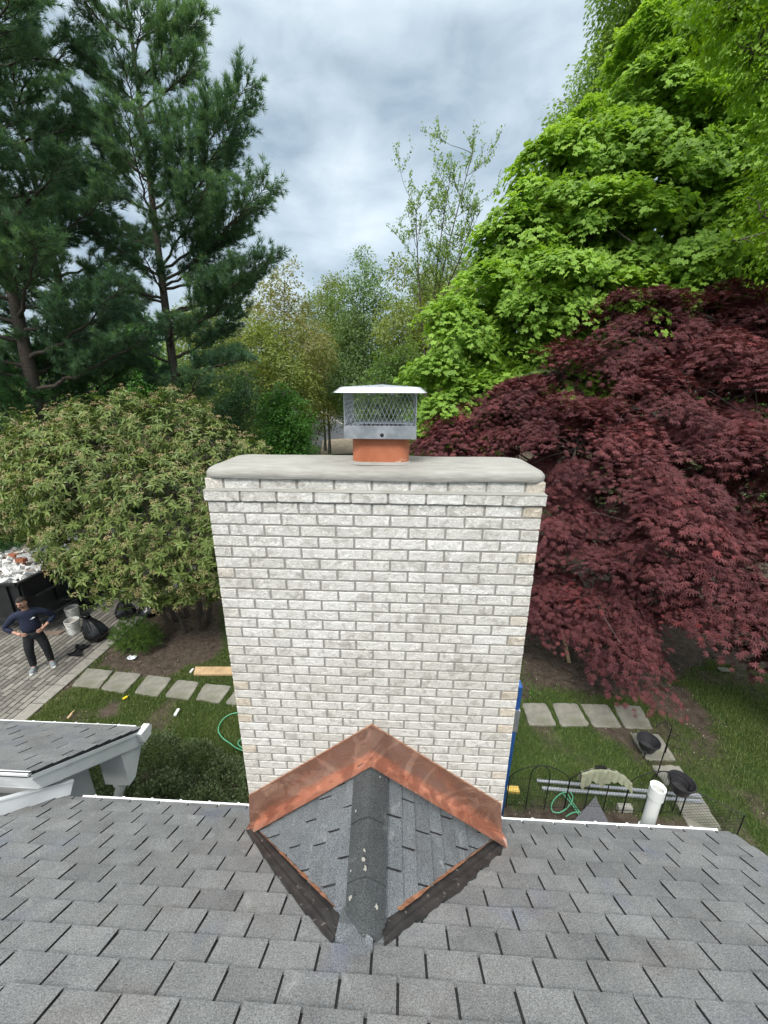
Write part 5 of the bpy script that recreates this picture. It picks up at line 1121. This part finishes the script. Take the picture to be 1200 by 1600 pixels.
for nm, a, b, wd_, z_ in (('side_rail', (x1_ + .08, y0_ + .3), (x1_ + .08, y1_), .07, G + 1.05), ('fender', (x1_ + .18, y0_ + .9), (x1_ + .18, y1_ - .6), .26, G + .60), ('running_board', (x1_ + .10, y0_ + .1), (x1_ + .10, y1_), .10, G + .42)):
    mb = MB(); mb.beam((a[0], a[1], z_), (b[0], b[1], z_), wd_, .05); mb.build(nm, simple('scuffed_black_steel', (.05, .052, .055), .4, .2, .5, 9) if nm != 'fender' else dk, tl)
mb = MB(); mb.beam((x0_ + .3, y0_ - .0, G + .48), (x0_ + .3, y1_, G + .48), .1, .14); mb.beam((x1_ - .3, y0_, G + .48), (x1_ - .3, y1_, G + .48), .1, .14); mb.build('chassis', dk, tl)
for sx in (x0_ - .12, x1_ + .16):
    for yy in (y0_ + 1.7, y0_ + 2.6): mb = MB(); mb.lathe((sx - .11, yy, G + .36), [(0, 0), (.2, .0), (.33, .01), (.36, .05), (.36, .17), (.33, .21), (.2, .22), (0, .22)], 24, ax=(1, 0, 0)); o = mb.build('wheel', M['darkplastic'], tl)
r = np.random.default_rng(91); mb = MB()
def chunk(mb, c, s_, r, rnd):
    v8 = np.array([(x, y, z) for z in (-1, 1) for x, y in ((-1, -1), (1, -1), (1, 1), (-1, 1))], float) * s_ * (1 + r.normal(0, .18, (8, 3))); q, _ = np.linalg.qr(r.normal(0, 1, (3, 3))); mb.add(v8 @ q + c, BOXF, 0, rnd)
for q in range(700):
    x, y = r.uniform(x0_ + .1, x1_ - .1), r.uniform(y0_ + .1, y1_ - .1); hh = .10 + .28 * math.sin((x - x0_) / (x1_ - x0_) * PI) * math.sin(min(1, (y - y0_) / 1.3) * PI / 2)
    chunk(mb, V(x, y, tz - .10 + hh - r.uniform(0, .18)), V(r.uniform(.03, .13), r.uniform(.02, .08), r.uniform(.012, .045)), r, r.random())
mb.box((x0_ + .07, y0_ + .07, tz - .5), (x1_ - .07, y1_ - .07, tz - .09), 0, .4)
t = MT('rubble', .9); t.col(t.ramp(t.attr(), [(0.0, (.30, .16, .11)), (1.0, (.92, .92, .92)), (.08, (.42, .36, .30)), (.3, (.72, .72, .70))])); tag(mb.build('rubble', t.m, origin=(x0_, y0_, tz)), kind='stuff')
for (px_, py_, lb) in ((33, 875, 'reddish brick lying on top of the white rubble, right of its twin'), (20, 868, 'reddish brick half sunk in the back of the white rubble')):
    p = onz(px_, py_, tz + .28); mb = MB(); mb.box(p - V(.11, .06, .05), p + V(.11, .06, .04), jit=.004); tag(mb.build('brick', simple('red_brick', (.36, .13, .07), .9), origin=tuple(p)), lb, 'brick')

# ------------------------------------------------------------------ the worker
def skin(name, verts, edges, mat, parent, sub=2, root=0):
    me = bpy.data.meshes.new(name); o0 = V(*LOC[parent.name]); me.from_pydata([tuple(V(*v[:3]) - o0) for v in verts], edges, []); ob = bpy.data.objects.new(name, me); C.objects.link(ob); ob.parent = parent; LOC[ob.name] = LOC[parent.name]
    sm = ob.modifiers.new('skin', 'SKIN'); sm.use_smooth_shade = True; sm.branch_smoothing = .6; su = ob.modifiers.new('sub', 'SUBSURF'); su.levels = sub; su.render_levels = sub
    for i, v in enumerate(verts):
        sv_ = me.skin_vertices[0].data[i]; q = v[3]; sv_.radius = q if isinstance(q, tuple) else (q, q); sv_.use_root = (i == root)
    me.materials.append(mat); return ob
# local frame: the man faces down-left towards the house; u = his left (picture right), f = forward (towards camera)
fl_, fr_ = onz(56, 1044, G), onz(80, 1038, G)
mc = (fl_ + fr_) / 2; mdir = nrm(V(-mc[0] * .75, -mc[1], 0)); lft = V(-mdir[1], mdir[0], 0)
lft = lft if lft[0] > 0 else -lft
K = 1.0
def mp(u, f_, z): return mc + lft * u * K + mdir * f_ * K + V(0, 0, z * K)
man = thing('person', tuple(mc), 'bearded man in navy sweatshirt and black trousers, hands on hips, on the driveway', 'person')
skinm = simple('skin_tone', (.52, .29, .21), .5, 0, .08, 20); navy = simple('navy_cloth', (.010, .016, .042), .85, 0, .25, 14, .01); blk = simple('black_cloth', (.012, .013, .016), .85, 0, .3, 14, .012); hairm = simple('dark_hair', (.022, .015, .012), .8, 0, .4, 60, .01)
# body: pelvis root, spine, neck, head, arms akimbo, legs slightly apart
E2 = []; Bv = [(*mp(0, 0, .93), (.12, .09)), (*mp(0, 0, 1.15), (.115, .085)), (*mp(0, .0, 1.32), (.12, .08)), (*mp(0, .0, 1.41), (.07, .06)), (*mp(0, .01, 1.50), .055), (*mp(-.015, .04, 1.575), .078), (*mp(-.02, .045, 1.65), .088), (*mp(-.02, .035, 1.715), .072)]
E2 += [(i, i + 1) for i in range(7)]
for s_ in (1, -1):
    n0 = len(Bv); Bv += [(*mp(.17 * s_, 0, 1.38), .05), (*mp(.34 * s_, -.05, 1.20), .05), (*mp(.40 * s_, -.07, 1.13), .044), (*mp(.28 * s_, .05, 1.04), .034), (*mp(.215 * s_, .095, 1.00), .026)]; E2 += [(3, n0), (n0, n0 + 1), (n0 + 1, n0 + 2), (n0 + 2, n0 + 3), (n0 + 3, n0 + 4)]
    n0 = len(Bv); Bv += [(*mp(.10 * s_, .0, .82), .085), (*mp(.135 * s_, .03, .50), .058), (*mp(.145 * s_, -.01, .30), .05), (*mp(.15 * s_, -.02, .09), .036), (*mp(.165 * s_, .10, .045), .035)]; E2 += [(0, n0), (n0, n0 + 1), (n0 + 1, n0 + 2), (n0 + 2, n0 + 3), (n0 + 3, n0 + 4)]
skin('body', Bv, E2, skinm, man)
Sv = [(*mp(0, 0, .90), (.185, .140)), (*mp(0, .012, 1.10), (.19, .15)), (*mp(0, .005, 1.26), (.20, .145)), (*mp(0, 0, 1.38), (.19, .13)), (*mp(0, 0, 1.475), (.10, .085))]; Se = [(0, 1), (1, 2), (2, 3), (3, 4)]
for s_ in (1, -1): n0 = len(Sv); Sv += [(*mp(.19 * s_, 0, 1.40), .088), (*mp(.33 * s_, -.045, 1.225), .074), (*mp(.405 * s_, -.07, 1.13), .064), (*mp(.33 * s_, .01, 1.075), .055), (*mp(.275 * s_, .055, 1.035), .043)]; Se += [(3, n0), (n0, n0 + 1), (n0 + 1, n0 + 2), (n0 + 2, n0 + 3), (n0 + 3, n0 + 4)]
skin('sweatshirt', Sv, Se, navy, man)
Tv = [(*mp(0, 0, .92), (.178, .138)), (*mp(0, 0, 1.0), (.17, .13))]; Te = [(0, 1)]
for s_ in (1, -1): n0 = len(Tv); Tv += [(*mp(.095 * s_, .0, .80), .118), (*mp(.125 * s_, .03, .60), .098), (*mp(.14 * s_, .035, .48), .085), (*mp(.145 * s_, -.01, .28), .078), (*mp(.15 * s_, -.015, .13), .068), (*mp(.15 * s_, -.01, .075), .070)]; Te += [(0, n0)] + [(n0 + i, n0 + i + 1) for i in range(5)]
skin('trousers', Tv, Te, blk, man)
shm = simple('grey_shoe_fabric', (.20, .23, .25), .7, 0, .3, 30); solem = simple('white_sole', (.62, .63, .62), .6)
for s_ in (1, -1):
    toe = mp(.165 * s_ + .03 * s_, .20, .035); heel = mp(.15 * s_, -.06, .045); mid_ = mp(.157 * s_, .06, .055)
    sh_ = skin('shoe', [(*heel, (.045, .045)), (*mid_, (.05, .045)), (*toe, (.045, .030)), (*mp(.15 * s_, -.03, .10), .042)], [(0, 1), (1, 2), (0, 3)], shm, man, 2)
    mb = MB(); d_ = nrm(toe - heel); sd_ = V(-d_[1], d_[0], 0); ot = []
    for k in range(16):
        a = k * 2 * PI / 16; ot.append((heel + toe) / 2 * V(1, 1, 0) + V(0, 0, G + .001) + d_ * math.cos(a) * .165 + sd_ * math.sin(a) * .052)
    mb.prism(ot, (0, 0, .026)); mb.build('sole', solem, sh_)
# hands on the hips: palm, four bent fingers, thumb
for s_ in (1, -1):
    w0 = mp(.225 * s_, .088, 1.01); n_ = [(*w0, .024), (*mp(.185 * s_, .125, .99), (.034, .02))]; e_ = [(0, 1)]
    mbh = MB(); mbh.tube([w0, mp(.20 * s_, .115, .995), mp(.17 * s_, .138, .985)], [.024, .034, .030], 8)
    for q in range(4):
        b0 = mp((.172 - .0 * q) * s_, .140, 1.008 - .019 * q); L_ = [.9, 1, .95, .75][q]
        mbh.tube([b0, b0 + (mp(.135 * s_, .155, 1.0 - .022 * q) - b0) * L_, b0 + (mp(.10 * s_, .160, .992 - .026 * q) - b0) * L_, b0 + (mp(.075 * s_, .150, .985 - .028 * q) - b0) * L_], [.0095, .009, .0085, .006], 6)
    mbh.tube([mp(.205 * s_, .11, 1.018), mp(.20 * s_, .10, 1.045), mp(.195 * s_, .075, 1.062)], [.012, .010, .008], 6); mbh.build('hand', skinm, man, smooth=True)
# face, hair and beard
hc = mp(-.02, .045, 1.655); hd_ = nrm(mdir * .8 - lft * .45 - V(0, 0, .28)); hl_ = nrm(np.cross(hd_, V(0, 0, 1))); hu = np.cross(hl_, hd_)
def hp(u, v_, w_): return hc + hl_ * u + hu * v_ + hd_ * w_
def capmesh(cond, r3, off=(0, 0, 0), nlat=16, nlon=24):
    mb = MB(); P = []; ok = []
    for i in range(nlat + 1):
        for j in range(nlon):
            la = PI * i / nlat; lo_ = 2 * PI * j / nlon; u, v_, w_ = math.sin(la) * math.sin(lo_), math.cos(la), math.sin(la) * math.cos(lo_); P.append(hp(u * r3[0] + off[0], v_ * r3[1] + off[1], w_ * r3[2] + off[2])); ok.append(cond(u, v_, w_))
    F = [(i * nlon + j, i * nlon + (j + 1) % nlon, (i + 1) * nlon + (j + 1) % nlon, (i + 1) * nlon + j) for i in range(nlat - 1) for j in range(nlon)]; F = [f for f in F if sum(ok[k] for k in f) >= 3]
    used = sorted({k for f in F for k in f}); ix = {k: i for i, k in enumerate(used)}; pos = {}; 
    for k in used: pos.setdefault(tuple(np.round(P[k], 5)), ix[k])
    rm = {k: pos[tuple(np.round(P[k], 5))] for k in used}; F = [tuple(dict.fromkeys(rm[k] for k in f)) for f in F]; mb.add([P[k] for k in used], [f for f in F if len(f) > 2]); return mb
capmesh(lambda u, v, w_: v > .42 or (w_ < -.05 and v > -.55), (.092, .125, .108), (0, .012, -.008)).build('hair', hairm, man, smooth=True)
capmesh(lambda u, v, w_: v < -.25 and w_ > -.15 and not (v > -.48 and abs(u) < .3 and w_ > .6), (.080, .112, .092), (0, -.012, .012)).build('beard', hairm, man, smooth=True)
capmesh(lambda u, v, w_: True, (.080, .112, .094), (0, 0, .004)).build('face', skinm, man, smooth=True)
mb = MB(); mb.tube([hp(0, .025, .094), hp(0, 0, .112), hp(0, -.018, .118), hp(0, -.024, .096)], [.008, .011, .015, .010], 8); mb.build('nose', skinm, man, smooth=True)
for s_ in (1, -1):
    mb = MB(); mb.lathe(hp(.031 * s_, .018, .084), [(0, .012), (.008, .010), (.012, 0)], 10, ax=tuple(hd_)); mb.build('eye', simple('dark_eye', (.03, .02, .02), .3), man); mb = MB(); mb.tube([hp(.014 * s_, .038, .096), hp(.032 * s_, .044, .092), hp(.05 * s_, .036, .078)], .006, 5); mb.build('eyebrow', hairm, man)
    mb = MB(); mb.lathe(hp(.082 * s_, .0, .0), [(.0, .012), (.016, .014), (.024, .006), (.018, 0)], 12, ax=tuple(hl_ * s_)); mb.build('ear', skinm, man, smooth=True)
mb = MB(); mb.tube([hp(-.025, -.046, .094), hp(0, -.052, .102), hp(.025, -.046, .094)], [.004, .007, .004], 6); mb.build('mouth', simple('lips', (.45, .18, .15), .5), man)
# small pale emblem on the chest
mb = MB(); c = mp(.085, .135, 1.30); em = [(-.045, -.012), (-.015, -.002), (.0, .018), (.03, .02), (.045, .004), (.02, -.008), (-.01, -.018)]; cpt = [c + lft * a + V(0, 0, b) + mdir * .028 * (1) for a, b in em]; mb.prism(cpt, tuple(mdir * .006)); mb.build('chest_emblem', M['gutter'], man)

# ------------------------------------------------------------------ things right of the chimney
# blue ladder standing behind the chimney corner
lt0 = ony(812, 1070, 2.55); Xl = lt0[0]; ztop = lt0[2]; base_ = V(Xl + .17, 3.05, G); ld = thing('ladder', (Xl - .1, 3.0, G), 'blue fibreglass ladder standing behind the right edge of the chimney', 'ladder')
topp = V(Xl, 2.52, ztop)
for k, dx in enumerate((0, -.42)):
    mb = MB(); a = base_ + V(dx, 0, 0); b = topp + V(dx, 0, 0); mb.beam(a, b, .03, .08, (0, 1, 0)); mb.build('rail', M['blue'], ld)
    mb = MB(); m0 = a + (b - a) * .86; m1 = a + (b - a) * .93; mb.beam(m0 - V(0, .012, 0), m1 - V(0, .012, 0), .044, .10, (0, 1, 0)); mb.build('bracket', M['steel'], ld)
    mb = MB(); mb.box(a + V(-.03, -.06, 0), a + V(.03, .06, .05)); mb.build('foot', M['blackmetal'], ld)
for q in range(13):
    f_ = (q + .7) / 13.3; a = base_ + (topp - base_) * f_; mb = MB(); mb.tube([a + V(0, .04, 0), a + V(-.42, .04, 0)], .014, 8); mb.build('rung', M['steel'], ld)
# white vent pipe
vx = ony(1028, 1232, 2.62); vp = thing('vent_pipe', (vx[0], 2.62, G), 'thick white plastic vent pipe rising past the roof edge at the right', 'pipe'); ptop = vx[2] + .02
mb = MB(); R1 = .052; c = (vx[0], 2.62, 0)
mb.lathe((vx[0], 2.62, G), [(R1, 0), (R1, ptop - G - .02), (R1 - .006, ptop - G - .02), (R1 - .006, 1.0)], 32); mb.build('pipe_body', M['pvc'], vp, smooth=False)
mb = MB(); mb.lathe((vx[0], 2.62, 0), [(R1 + .001, ptop - .13), (R1 + .010, ptop - .125), (R1 + .010, ptop), (R1 + .003, ptop), (R1 + .002, ptop - .12)], 32); mb.build('top_collar', M['pvc'], vp)
zz = ptop - .52; mb = MB(); mb.lathe((vx[0], 2.62, 0), [(R1 + .001, zz - .12), (R1 + .012, zz - .12), (R1 + .012, zz), (R1 + .001, zz)], 32); mb.build('lower_collar', M['pvc'], vp)
mb = MB(); mb.lathe((vx[0], 2.62, ptop - .045), [(0, .0), (R1 - .008, .0), (R1 - .008, -.006), (0, -.006)], 24); t = MT('pipe_screen', .7); t.col(t.ramp(t.voro(160), [(.2, (.10, .10, .09)), (.5, (.42, .42, .40))])); mb.build('screen', t.m, vp)
# arched garden fence
fa, fb_ = onz(792, 1262, G), onz(1052, 1277, G); fdir = nrm(fb_ - fa); FH = .80
fx = [790, 881, 972, 1062]; pts = []
for i, x in enumerate(fx): pts.append(onz(x, 1262 + (x - 790) * .05, G))
gf = thing('garden_fence', tuple(pts[1]), 'low black wire garden fence with arched tops, beyond the roof edge at the right', 'fence'); fr3 = .007
pz = lambda p, z: V(p[0], p[1], G + z)
for i in range(3):
    a, b = pts[i], pts[i + 1]; L_ = np.linalg.norm(b - a); mb = MB(); n = 17; s_ = np.linspace(0, 1, n); hs2 = .62
    mb.tube([pz(a + (b - a) * q, hs2 + .24 * math.sin(q * PI) ** .7) for q in s_], fr3, 6); mb.tube([pz(a, 0), pz(a, hs2)], fr3 * 1.2, 6); mb.tube([pz(b, 0), pz(b, hs2)], fr3 * 1.2, 6)
    c0, c1 = .34, .66; mb.tube([pz(a + (b - a) * c0, .0), pz(a + (b - a) * c0, .66)] + [pz(a + (b - a) * (.5 - .16 * math.cos(q)), .66 + .20 * math.sin(q)) for q in np.linspace(.15, PI - .15, 10)] + [pz(a + (b - a) * c1, .66), pz(a + (b - a) * c1, 0)], fr3, 6)
    for z in (.06, .60): mb.tube([pz(a, z), pz(b, z)], fr3 * .5, 5)
    mb.build('arch_panel', M['blackmetal'], gf)
    mb = MB()
    for q in np.arange(.04, 1, .045): mb.tube([pz(a + (b - a) * q, .06), pz(a + (b - a) * q, .60 + .22 * math.sin(q * PI))], .0016, 3, cap=False)
    for z in np.arange(.12, .6, .06): mb.tube([pz(a, z), pz(b, z)], .0016, 3, cap=False)
    mb.build('wire_netting', M['blackmetal'], gf)
# shirt hung over the fence
shirt = MT('olive_shirt', .9); shirt.col(shirt.ramp(shirt.noise(20, 4), [(.3, (.19, .20, .13)), (.7, (.29, .30, .21))])); mb = MB()
a, b = pts[1], pts[2]; nx_, ny_ = 40, 18; P = []; wid = np.linspace(.16, 1.02, nx_)
topz = lambda q: .62 + .24 * math.sin(min(1, max(0, q)) * PI) ** .7
for i, q in enumerate(wid):
    hang = .17 + .10 * math.exp(-((q - .22) / .07) ** 2) + .11 * math.exp(-((q - .50) / .09) ** 2) - .03 * (q > .7)
    for j in range(ny_):
        s_ = j / (ny_ - 1) * 2 - 1; f_ = .020 + .035 * abs(s_) + .016 * math.sin(q * 60 + s_ * 3) * abs(s_); off = f_ * (1 if s_ > 0 else -1) if abs(s_) > .08 else s_ * .25
        z = topz(q) + .012 - abs(s_) * hang + (.004 * math.sin(q * 45)); P.append(pz(a + (b - a) * q, z) + V(0, off * -1, 0))
F = [(i * ny_ + j, i * ny_ + j + 1, (i + 1) * ny_ + j + 1, (i + 1) * ny_ + j) for i in range(nx_ - 1) for j in range(ny_ - 1)]; mb.add(P, F); P2_ = np.array(P) - V(0, 0, .006); mb.add(P2_, [f[::-1] for f in F])
st_ = mb.build('shirt', shirt.m, origin=tuple(pts[1]), smooth=True); tag(st_, 'olive green shirt draped over the top of the garden fence', 'shirt')
mb = MB(); cc = a + (b - a) * .46
for k, q in enumerate((.40, .46, .52)): p = pz(a + (b - a) * q, topz(q) + .022); mb.box(p - V(.022, .02, .004), p + V(.022, .025, .012))
o = mb.build('collar_patches', M['blackmetal'], st_)
# rails lying on the grass
for (p, q, lb) in (((839, 1221), (1096, 1246), 'long galvanised rail on the grass behind the garden fence, the farther one'), ((847, 1233), (1098, 1254), 'long galvanised rail on the grass behind the garden fence, the nearer one')):
    p, q = onz(*p, G + .05), onz(*q, G + .05); mb = MB(); mb.beam(p, q, .034, .022); mb.beam(p + V(0, .02, .022), q + V(0, .02, .022), .005, .012); tag(mb.build('metal_rail', M['lid'], origin=tuple(p)), lb, 'rail', 'galvanised rails on the grass')
# shepherd hook with hanging pot, and second pot on a stake
hk = onz(1025, 1216, G); tpx = onx(1051, 1136, hk[0] + .0) if False else None
# the pole's height: find z where the pole projects to y = 1136
zz = np.linspace(G, G + 3, 300); best = min(zz, key=lambda z: abs((800 - FPX * (V(hk[0], hk[1], z) @ CU) / (V(hk[0], hk[1], z) @ CF)) - 1138))
hook = thing('garden_hook', tuple(hk), 'tall thin black shepherd hook in the lawn behind the white pipe', 'garden hook'); mb = MB(); H_ = best - G
mb.tube([hk, hk + V(.02, 0, H_)], .009, 6); a = np.linspace(0, PI * 1.05, 12); mb.tube(np.stack([hk[0] + .02 - .12 + .12 * np.cos(a), np.full(12, hk[1]), hk[2] + H_ + .10 * np.sin(a)], 1), .006, 6); mb.build('pole', M['blackmetal'], hook)
mb = MB(); mb.tube([hk + V(.02, 0, .55), hk + V(.02, 0, .72)], .013, 8); mb.build('sleeve', M['blackmetal'], hook)
def pot(px, py, zt_, label, stake):
    c = onz(px, py, zt_); t_ = thing('hanging_pot', (c[0], c[1], zt_ - .22), label, 'plant pot', 'black plant pots on hooks'); mb = MB(); o = (c[0], c[1], zt_ - .22)
    mb.lathe(o, [(0, .0), (.07, .0), (.10, .02), (.158, .19), (.172, .195), (.172, .22), (.160, .22), (.152, .19), (.09, .03), (0, .03)], 28); mb.build('bowl', M['potplastic'], t_)
    mb = MB(); mb.lathe(o, [(0, .065), (.10, .06), (.116, .055)], 20, wob=.04); mb.build('soil', M['dark_base'], t_)
    if stake: mb = MB(); mb.tube([(c[0], c[1], G), (c[0], c[1], zt_ - .22)], .010, 6); mb.lathe((c[0], c[1], zt_ - .235), [(0, 0), (.06, .0), (.075, .012)], 12); mb.build('stake', M['blackmetal'], t_)
    else:
        mb = MB(); hkp = V(hk[0] + .02 - .24, hk[1], hk[2] + H_ - .02)
        for k in range(3): a = k * 2.09; mb.tube([V(c[0] + .165 * math.cos(a), c[1] + .165 * math.sin(a), zt_ - .01), hkp], .002, 4)
        mb.build('hanger', M['blackmetal'], t_)
pot(1014, 1156, G + .42, 'black plant pot over a pale stone slab, left of the shepherd hook', True)
pot(1066, 1220, G + .62, 'black plant pot on a stake, right of the white pipe', True)
# wire netting along the right stones
nf = thing('wire_fence', tuple(onz(1100, 1270, G)), 'fine dark wire fence crossing the stone slab near the roof corner', 'fence'); mb = MB(); a0, b0 = onz(1062, 1274, G), onz(1146, 1318, G); a1 = V(a0[0], a0[1], G)
c1 = V(a0[0], a0[1], 0); L_ = np.linalg.norm(b0 - a0); dd_ = (b0 - a0) / L_; Hn = .55
for q in np.arange(-Hn, L_, .055):
    for sg in (1, -1):
        u0, u1, z0_, z1_ = (q, q + Hn, 0, Hn) if sg > 0 else (q, q + Hn, Hn, 0)
        if u0 < 0: z0_ += (0 - u0) * (1 if sg > 0 else -1); u0 = 0
        if u1 > L_: z1_ -= (u1 - L_) * (1 if sg > 0 else -1); u1 = L_
        if u1 - u0 > .01: mb.tube([a0 + dd_ * u0 + V(0, 0, z0_), a0 + dd_ * u1 + V(0, 0, z1_)], .002, 3, cap=False)
mb.build('netting', M['blackmetal'], nf); mb = MB(); mb.tube([a0 + V(0, 0, Hn), b0 + V(0, 0, Hn)], .006, 5); mb.tube([a0, a0 + V(0, 0, Hn)], .008, 5); mb.tube([b0, b0 + V(0, 0, Hn)], .008, 5); mb.build('frame', M['blackmetal'], nf)
# hoses
def hose(name, pix, z, label, r_=.010):
    P = np.array([onz(x, y, G + z) for x, y in pix]); n = len(P); t_ = np.linspace(0, n - 1, n * 8); i = np.clip(t_.astype(int), 0, n - 2); f_ = (t_ - i)[:, None]; p0, p1, p2, p3 = P[np.clip(i - 1, 0, n - 1)], P[i], P[i + 1], P[np.clip(i + 2, 0, n - 1)]
    Q = .5 * (2 * p1 + (p2 - p0) * f_ + (2 * p0 - 5 * p1 + 4 * p2 - p3) * f_ ** 2 + (3 * p1 - p0 - 3 * p2 + p3) * f_ ** 3); mb = MB(); mb.tube(Q, r_, 7); tag(mb.build(name, M['hose'], origin=tuple(P[0]), smooth=True), label, 'hose', 'green garden hoses')
hose('garden_hose', [(400, 1120), (375, 1114), (358, 1117), (346, 1127), (341, 1140), (347, 1152), (360, 1162), (372, 1170), (400, 1180), (372, 1163), (385, 1148)], .06, 'green garden hose looped at the left edge of the chimney above the hedge')
hose('garden_hose', [(912, 1284), (905, 1274), (893, 1256), (880, 1240), (889, 1237), (895, 1245), (890, 1258), (876, 1269), (864, 1268), (862, 1257), (871, 1244), (884, 1238), (892, 1250), (905, 1268), (916, 1281), (908, 1270), (895, 1270), (884, 1276)], .05, 'tangled green garden hose under the garden fence by the grey slate', .009)
# grey pointed slate, concrete block, yellow box, leaning stake, small pale stone, branch
P = [onz(x, y, G) for x, y in ((890, 1292), (928, 1255), (952, 1292), (925, 1310))]; mb = MB(); mb.prism([p + V(0, 0, .02 + (.10 if i == 1 else 0)) for i, p in enumerate(P)], (0, 0, .02)); tag(mb.build('roof_slate', simple('grey_shingle_sheet', (.13, .13, .14), .9, 0, .2, 40), origin=tuple(P[0])), 'grey pointed sheet of roofing lying at the roof edge under the fence', 'roofing sheet')
p = onz(975, 1266, G); mb = MB(); mb.box(p + V(-.10, -.04, 0), p + V(.10, .04, .09), jit=.004); tag(mb.build('concrete_block', simple('rough_concrete', (.36, .35, .31), .9, 0, .2, 12, .004), origin=tuple(p)), 'grey concrete block on the soil left of the white pipe', 'block')
p = onz(800, 1236, G); mb = MB(); mb.box(p + V(-.09, -.05, 0), p + V(.10, .04, .06)); mb.build('level_box', simple('yellow_label', (.75, .52, .12), .6, 0, .1, 6), origin=tuple(p)); tag(bpy.data.objects['level_box'], 'small yellow box on the soil by the ladder foot', 'box')
a, b = onz(889, 1036, G), onz(880, 1005, G) + V(0, 0, .12); mb = MB(); mb.beam(a, b, .07, .04); tag(mb.build('wood_stake', M['wood'], origin=tuple(a)), 'short tan board leaning under the lowest red maple boughs', 'board')
p = onz(1131, 1048, G); mb = MB(); mb.box(p + V(-.11, -.06, 0), p + V(.11, .06, .035), jit=.006); tag(mb.build('flat_stone', M['stone'], origin=tuple(p)), 'small pale flat stone on the soil under the red maple, far right', 'stone')
hose_ = [onz(x, y, G + .03) for x, y in ((1055, 1166), (1068, 1170), (1074, 1180), (1080, 1192))]; mb = MB(); mb.tube(hose_, .006, 5); tag(mb.build('fallen_twig', M['bark'], origin=tuple(hose_[0])), 'thin dark twig on the grass right of the shepherd hook', 'twig')
